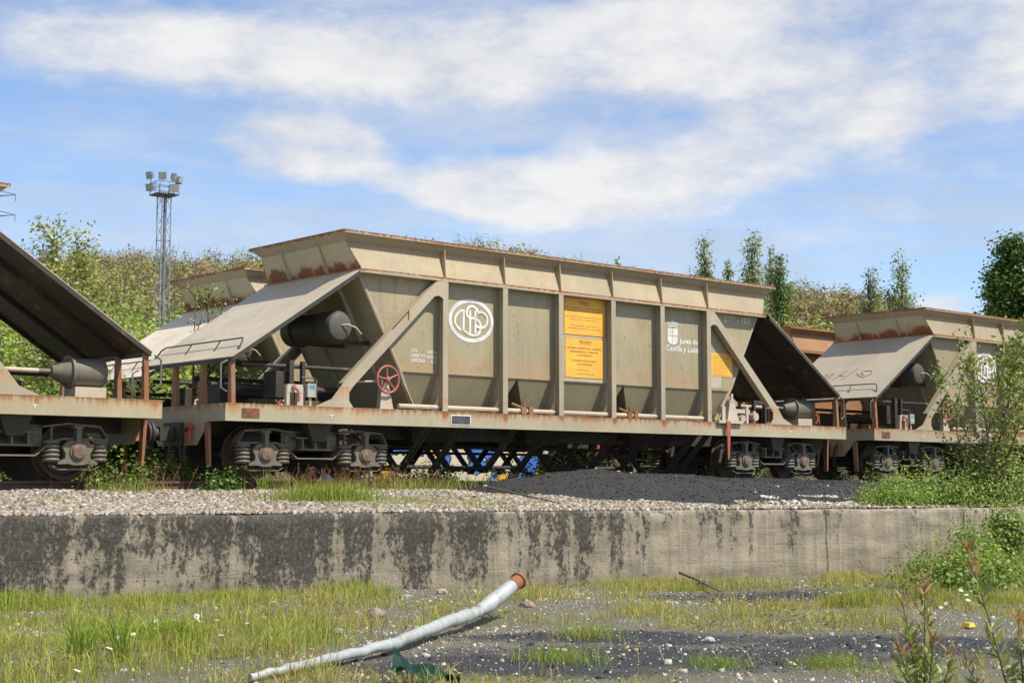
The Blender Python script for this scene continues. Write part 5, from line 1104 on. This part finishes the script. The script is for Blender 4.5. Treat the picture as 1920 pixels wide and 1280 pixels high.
# dry reddish weed stalks along the rail
SV, SC = [], []
for (px, py, Y, n) in ((580, 900, -.95, 60), (690, 895, -.9, 70), (640, 895, -.95, 50), (250, 900, -.95, 40), (780, 890, -.85, 40)):
    c0 = onY(px, py, Y)
    for k in range(n):
        p0 = np.array([c0[0] + rng.normal(0, .35), c0[1] + rng.normal(0, .12), 0.0]); p0[2] = float(plat(p0[0], p0[1])); a = rng.uniform(0, 6.28); hh = rng.uniform(.15, .36); e = p0 + [math.cos(a) * hh * .45, math.sin(a) * hh * .45, hh]; w = rt * .0045
        SV.append([p0 - w, p0 + w, e + w * .5, e - w * .5]); SC.append((.22, .11, .06))
        for q in range(4): t_ = rng.uniform(.55, 1.05); c_ = p0 + (e - p0) * t_ + rng.normal(0, .012, 3); u = rt * .010; u2 = np.array([0, 0, .010]); SV.append([c_ - u, c_ + u2, c_ + u, c_ - u2]); SC.append((.26, .15, .08))
o = quads_mesh('dry_weeds', np.array(SV).reshape(-1, 3), M['grass'], None, np.array(SC) * rng.uniform(.7, 1.3, (len(SC), 1))); tag(o, 'dry reddish weed stalks standing along the rail', 'dry weeds', kind='stuff')

# ------------------------------------------------------------------ daisies
M['petal'] = plain('white_petals', (.80, .80, .78), .6, var=.08); M['disc'] = plain('daisy_disc', (.70, .48, .04), .7); M['stalk'] = plain('green_stalk', (.12, .20, .03), .6)
def daisy0():
    r = empty('daisy', (0, 0, 0)); b = MB(); b.tube([(0, 0, -.16), (.004, 0, -.08), (0, 0, 0)], .0025, 5); b.build('stalk', M['stalk'], r); b = MB()
    for k in range(11):
        a = 2 * math.pi * k / 11; c, s = math.cos(a), math.sin(a); i = [b.v(q) for q in ((c * .006, s * .006, .002), (c * .02 - s * .006, s * .02 + c * .006, .004), (c * .031, s * .031, .001), (c * .02 + s * .006, s * .02 - c * .006, .004))]; b.F.append(i)
    b.build('petals', M['petal'], r); b = MB(); b.lathe((0, 0, 0), (0, 0, 1), [(.009, 0), (.009, .004), (.004, .008)], 10); b.build('flower_disc', M['disc'], r); return r
d0 = daisy0(); DG = 'white daisies in the grass'
spots = [(367, 1132), (383, 1133), (395, 1133), (372, 1143), (384, 1142), (394, 1143), (369, 1147), (408, 1147), (372, 1154), (382, 1154), (396, 1157), (281, 1152), (293, 1150), (316, 1153), (326, 1154), (351, 1152), (316, 1163), (310, 1170), (291, 1168), (300, 1167), (346, 1163), (179, 1158), (216, 1158), (230, 1180), (222, 1189), (228, 1190), (154, 1184), (143, 1188), (171, 1204), (192, 1199), (34, 1223), (70, 1222), (92, 1222), (116, 1240), (145, 1243), (26, 1240), (415, 1177), (464, 1153), (497, 1153), (607, 1143), (1703, 1073), (1712, 1082), (1748, 1105), (1773, 1117), (1802, 1096), (1812, 1101), (1823, 1100), (1832, 1102), (1849, 1113), (1815, 1118), (1764, 1127), (1677, 1096), (205, 1207), (250, 1178)]
for k, (px, py) in enumerate(spots):
    o = d0 if k == 0 else copy_tree(d0); p = onZ(px, py, .13); s_ = rng.uniform(.55, .85); o.location = (p[0], p[1], gnd(p[0], p[1]) + .15 * s_); o.scale = (s_,) * 3; o.rotation_euler = (rng.normal(0, .35), rng.normal(0, .35), rng.uniform(0, 6)); tag(o, 'white daisy with yellow centre among the grass', 'daisy', DG)

# ------------------------------------------------------------------ bent pipe, plastic scrap, branches
def m_pole():
    t = NT('galvanised_pole'); c = t.coord('Object'); x = t.sepz(c); col = t.mix(t.ss(t.noise(c, 9, 5, .65), .35, .7), (.47, .49, .47), (.35, .37, .35)); col = t.mix(t.ss(t.noise(c, 30, 3), .58, .72, 0, .5), col, (.28, .27, .24)); col = t.mix(t.ss(t.noise(c, 5, 6, .7), .50, .72, 0, .75), col, (.20, .17, .12))
    t.l(col, t.p.inputs['Base Color']); t.p.inputs['Roughness'].default_value = .5; t.p.inputs['Metallic'].default_value = .15; t.bump(t.noise(c, 12, 4), .15, .01); return t.m
pr = empty('bent_pole', tuple(onZ(890, 1165, 0))); tag(pr, 'fallen bent galvanised pole with a rusty raised end lying in the grass', 'pole'); PO = tuple(pr.location)
rad = .062; A_ = onZ(470, 1268, .03); B_ = onZ(560, 1248, .05); C1 = onZ(740, 1205, .06); C2 = onZ(840, 1168, .075); D_ = onZ(905, 1142, .10); E_ = atD(972, 1088, np.dot(D_ - CAM, fw0) + .45); G_ = E_ + (E_ - D_) / np.linalg.norm(E_ - D_) * .0
kp = np.array([A_, B_, C1, C2 + [0, 0, .012], C2 + (D_ - C2) * .5, D_ - (D_ - C2) * .12]); kr = [.022, .028, .036, .048, .052, .040]; tt_ = np.linspace(0, 5, 41)
pp_ = [np.array([np.interp(t_, range(6), kp[:, a_]) for a_ in range(3)]) + rng.normal(0, .0035, 3) for t_ in tt_]; rr_ = [float(np.interp(t_, range(6), kr)) * rng.uniform(.90, 1.06) for t_ in tt_]
b = MB(PO); b.tube(pp_, rr_, 14); b.tube([D_ - (D_ - C2) * .14 + [0, 0, .01], D_ + (E_ - D_) * .05, D_ + (E_ - D_) * .14, D_ + (E_ - D_) * .80], [.038, .057, .063, .057], 16); b.build('pole_tube', m_pole(), pr, 50)
b = MB(PO); dv = Vector(E_ - D_).normalized(); b.tube([D_ + (E_ - D_) * .795, E_], [.058, .057], 16); b.lathe(Vector(E_), dv, [(.057, -.01), (.070, -.008), (.070, .010), (.050, .010), (.047, -.02)], 18); b.build('rusty_end', plain('orange_rust', (.30, .11, .04), .85, second=(.20, .08, .04), scale=16, bump=.3), pr, 50)
M['tarp'] = plain('green_plastic', (.008, .055, .04), .4, second=(.012, .095, .065), scale=5)
p = onZ(782, 1274, 0.02); bm = bmesh.new(); vs_ = []; n_ = 9
for i in range(n_):
    for j in range(n_):
        u, v_ = i / (n_ - 1), j / (n_ - 1); w_ = (1 - .75 * u); q = rt * ((u - .35) * .36) + fw0 * ((v_ - .5) * .28 * w_); vs_.append(bm.verts.new((q[0], q[1], .17 * (1 - u) ** 1.2 * (1 - abs(v_ - .45) * 1.3) + .03 * math.sin(9 * u + 5 * v_) + .035)))
for i in range(n_ - 1):
    for j in range(n_ - 1): bm.faces.new([vs_[i * n_ + j], vs_[(i + 1) * n_ + j], vs_[(i + 1) * n_ + j + 1], vs_[i * n_ + j + 1]])
bmesh.ops.solidify(bm, geom=bm.faces[:], thickness=.006); me = bpy.data.meshes.new('plastic_scrap'); bm.to_mesh(me); bm.free(); o = link_mesh('plastic_scrap', me, M['tarp'], None, 20); o.location = (p[0], p[1], gnd(p[0], p[1])); tag(o, 'crumpled dark green plastic scrap below the lying pole', 'plastic scrap')
def branch(pts, r0, label):
    b = MB(pts[0]); n_ = len(pts); b.tube(pts, [r0 * (1 - .6 * k / (n_ - 1)) for k in range(n_)], 7); o = b.build('branch', M['bark']); o.location = pts[0]; tag(o, label, 'branch', 'dead branches'); return o
P0, P1 = onY(917, 887, -1.9), onY(1050, 940, -4.6); mid = (P0 + P1) / 2
def lay(p, dz=.02): return (p[0], p[1], max(float(coal(p[0], p[1])), float(plat(p[0], p[1]))) + dz)
branch([lay(P0, .04), lay(P0 * .65 + P1 * .35, .05), lay(P0 * .35 + P1 * .65 + [0.05, 0, 0], .03), lay(P1)], .018, 'thin dead branch lying down the slope of the coal heap')
p0, p1 = onZ(1275, 1080, .03), onZ(1350, 1104, .03); branch([(p0[0], p0[1], .07), tuple((p0 + p1) / 2 + [0, 0, .02]), (p1[0], p1[1], .01)], .018, 'short dead stick at the foot of the wall')
p0, p1 = onZ(1475, 1166, .02), onZ(1520, 1157, .02); branch([(p0[0], p0[1], .03), (p1[0], p1[1], .05)], .008, 'pale straw stick lying in the dry grass')
b = MB(); q = onZ(1816, 1163, .02); b.hexa([(q[0] + a * .05, q[1] + c * .035, gnd(q[0], q[1]) + .02) for a, c in ((-1, -1), (1, -1), (1, 1), (-1, 1))] + [(q[0] + a * .04, q[1] + c * .03, gnd(q[0], q[1]) + .05) for a, c in ((-1, -1), (1, -.6), (.8, 1), (-1, .7))])
o = b.build('litter_scrap', M['yhose']); tag(o, 'small yellow scrap of litter in the grass', 'litter')
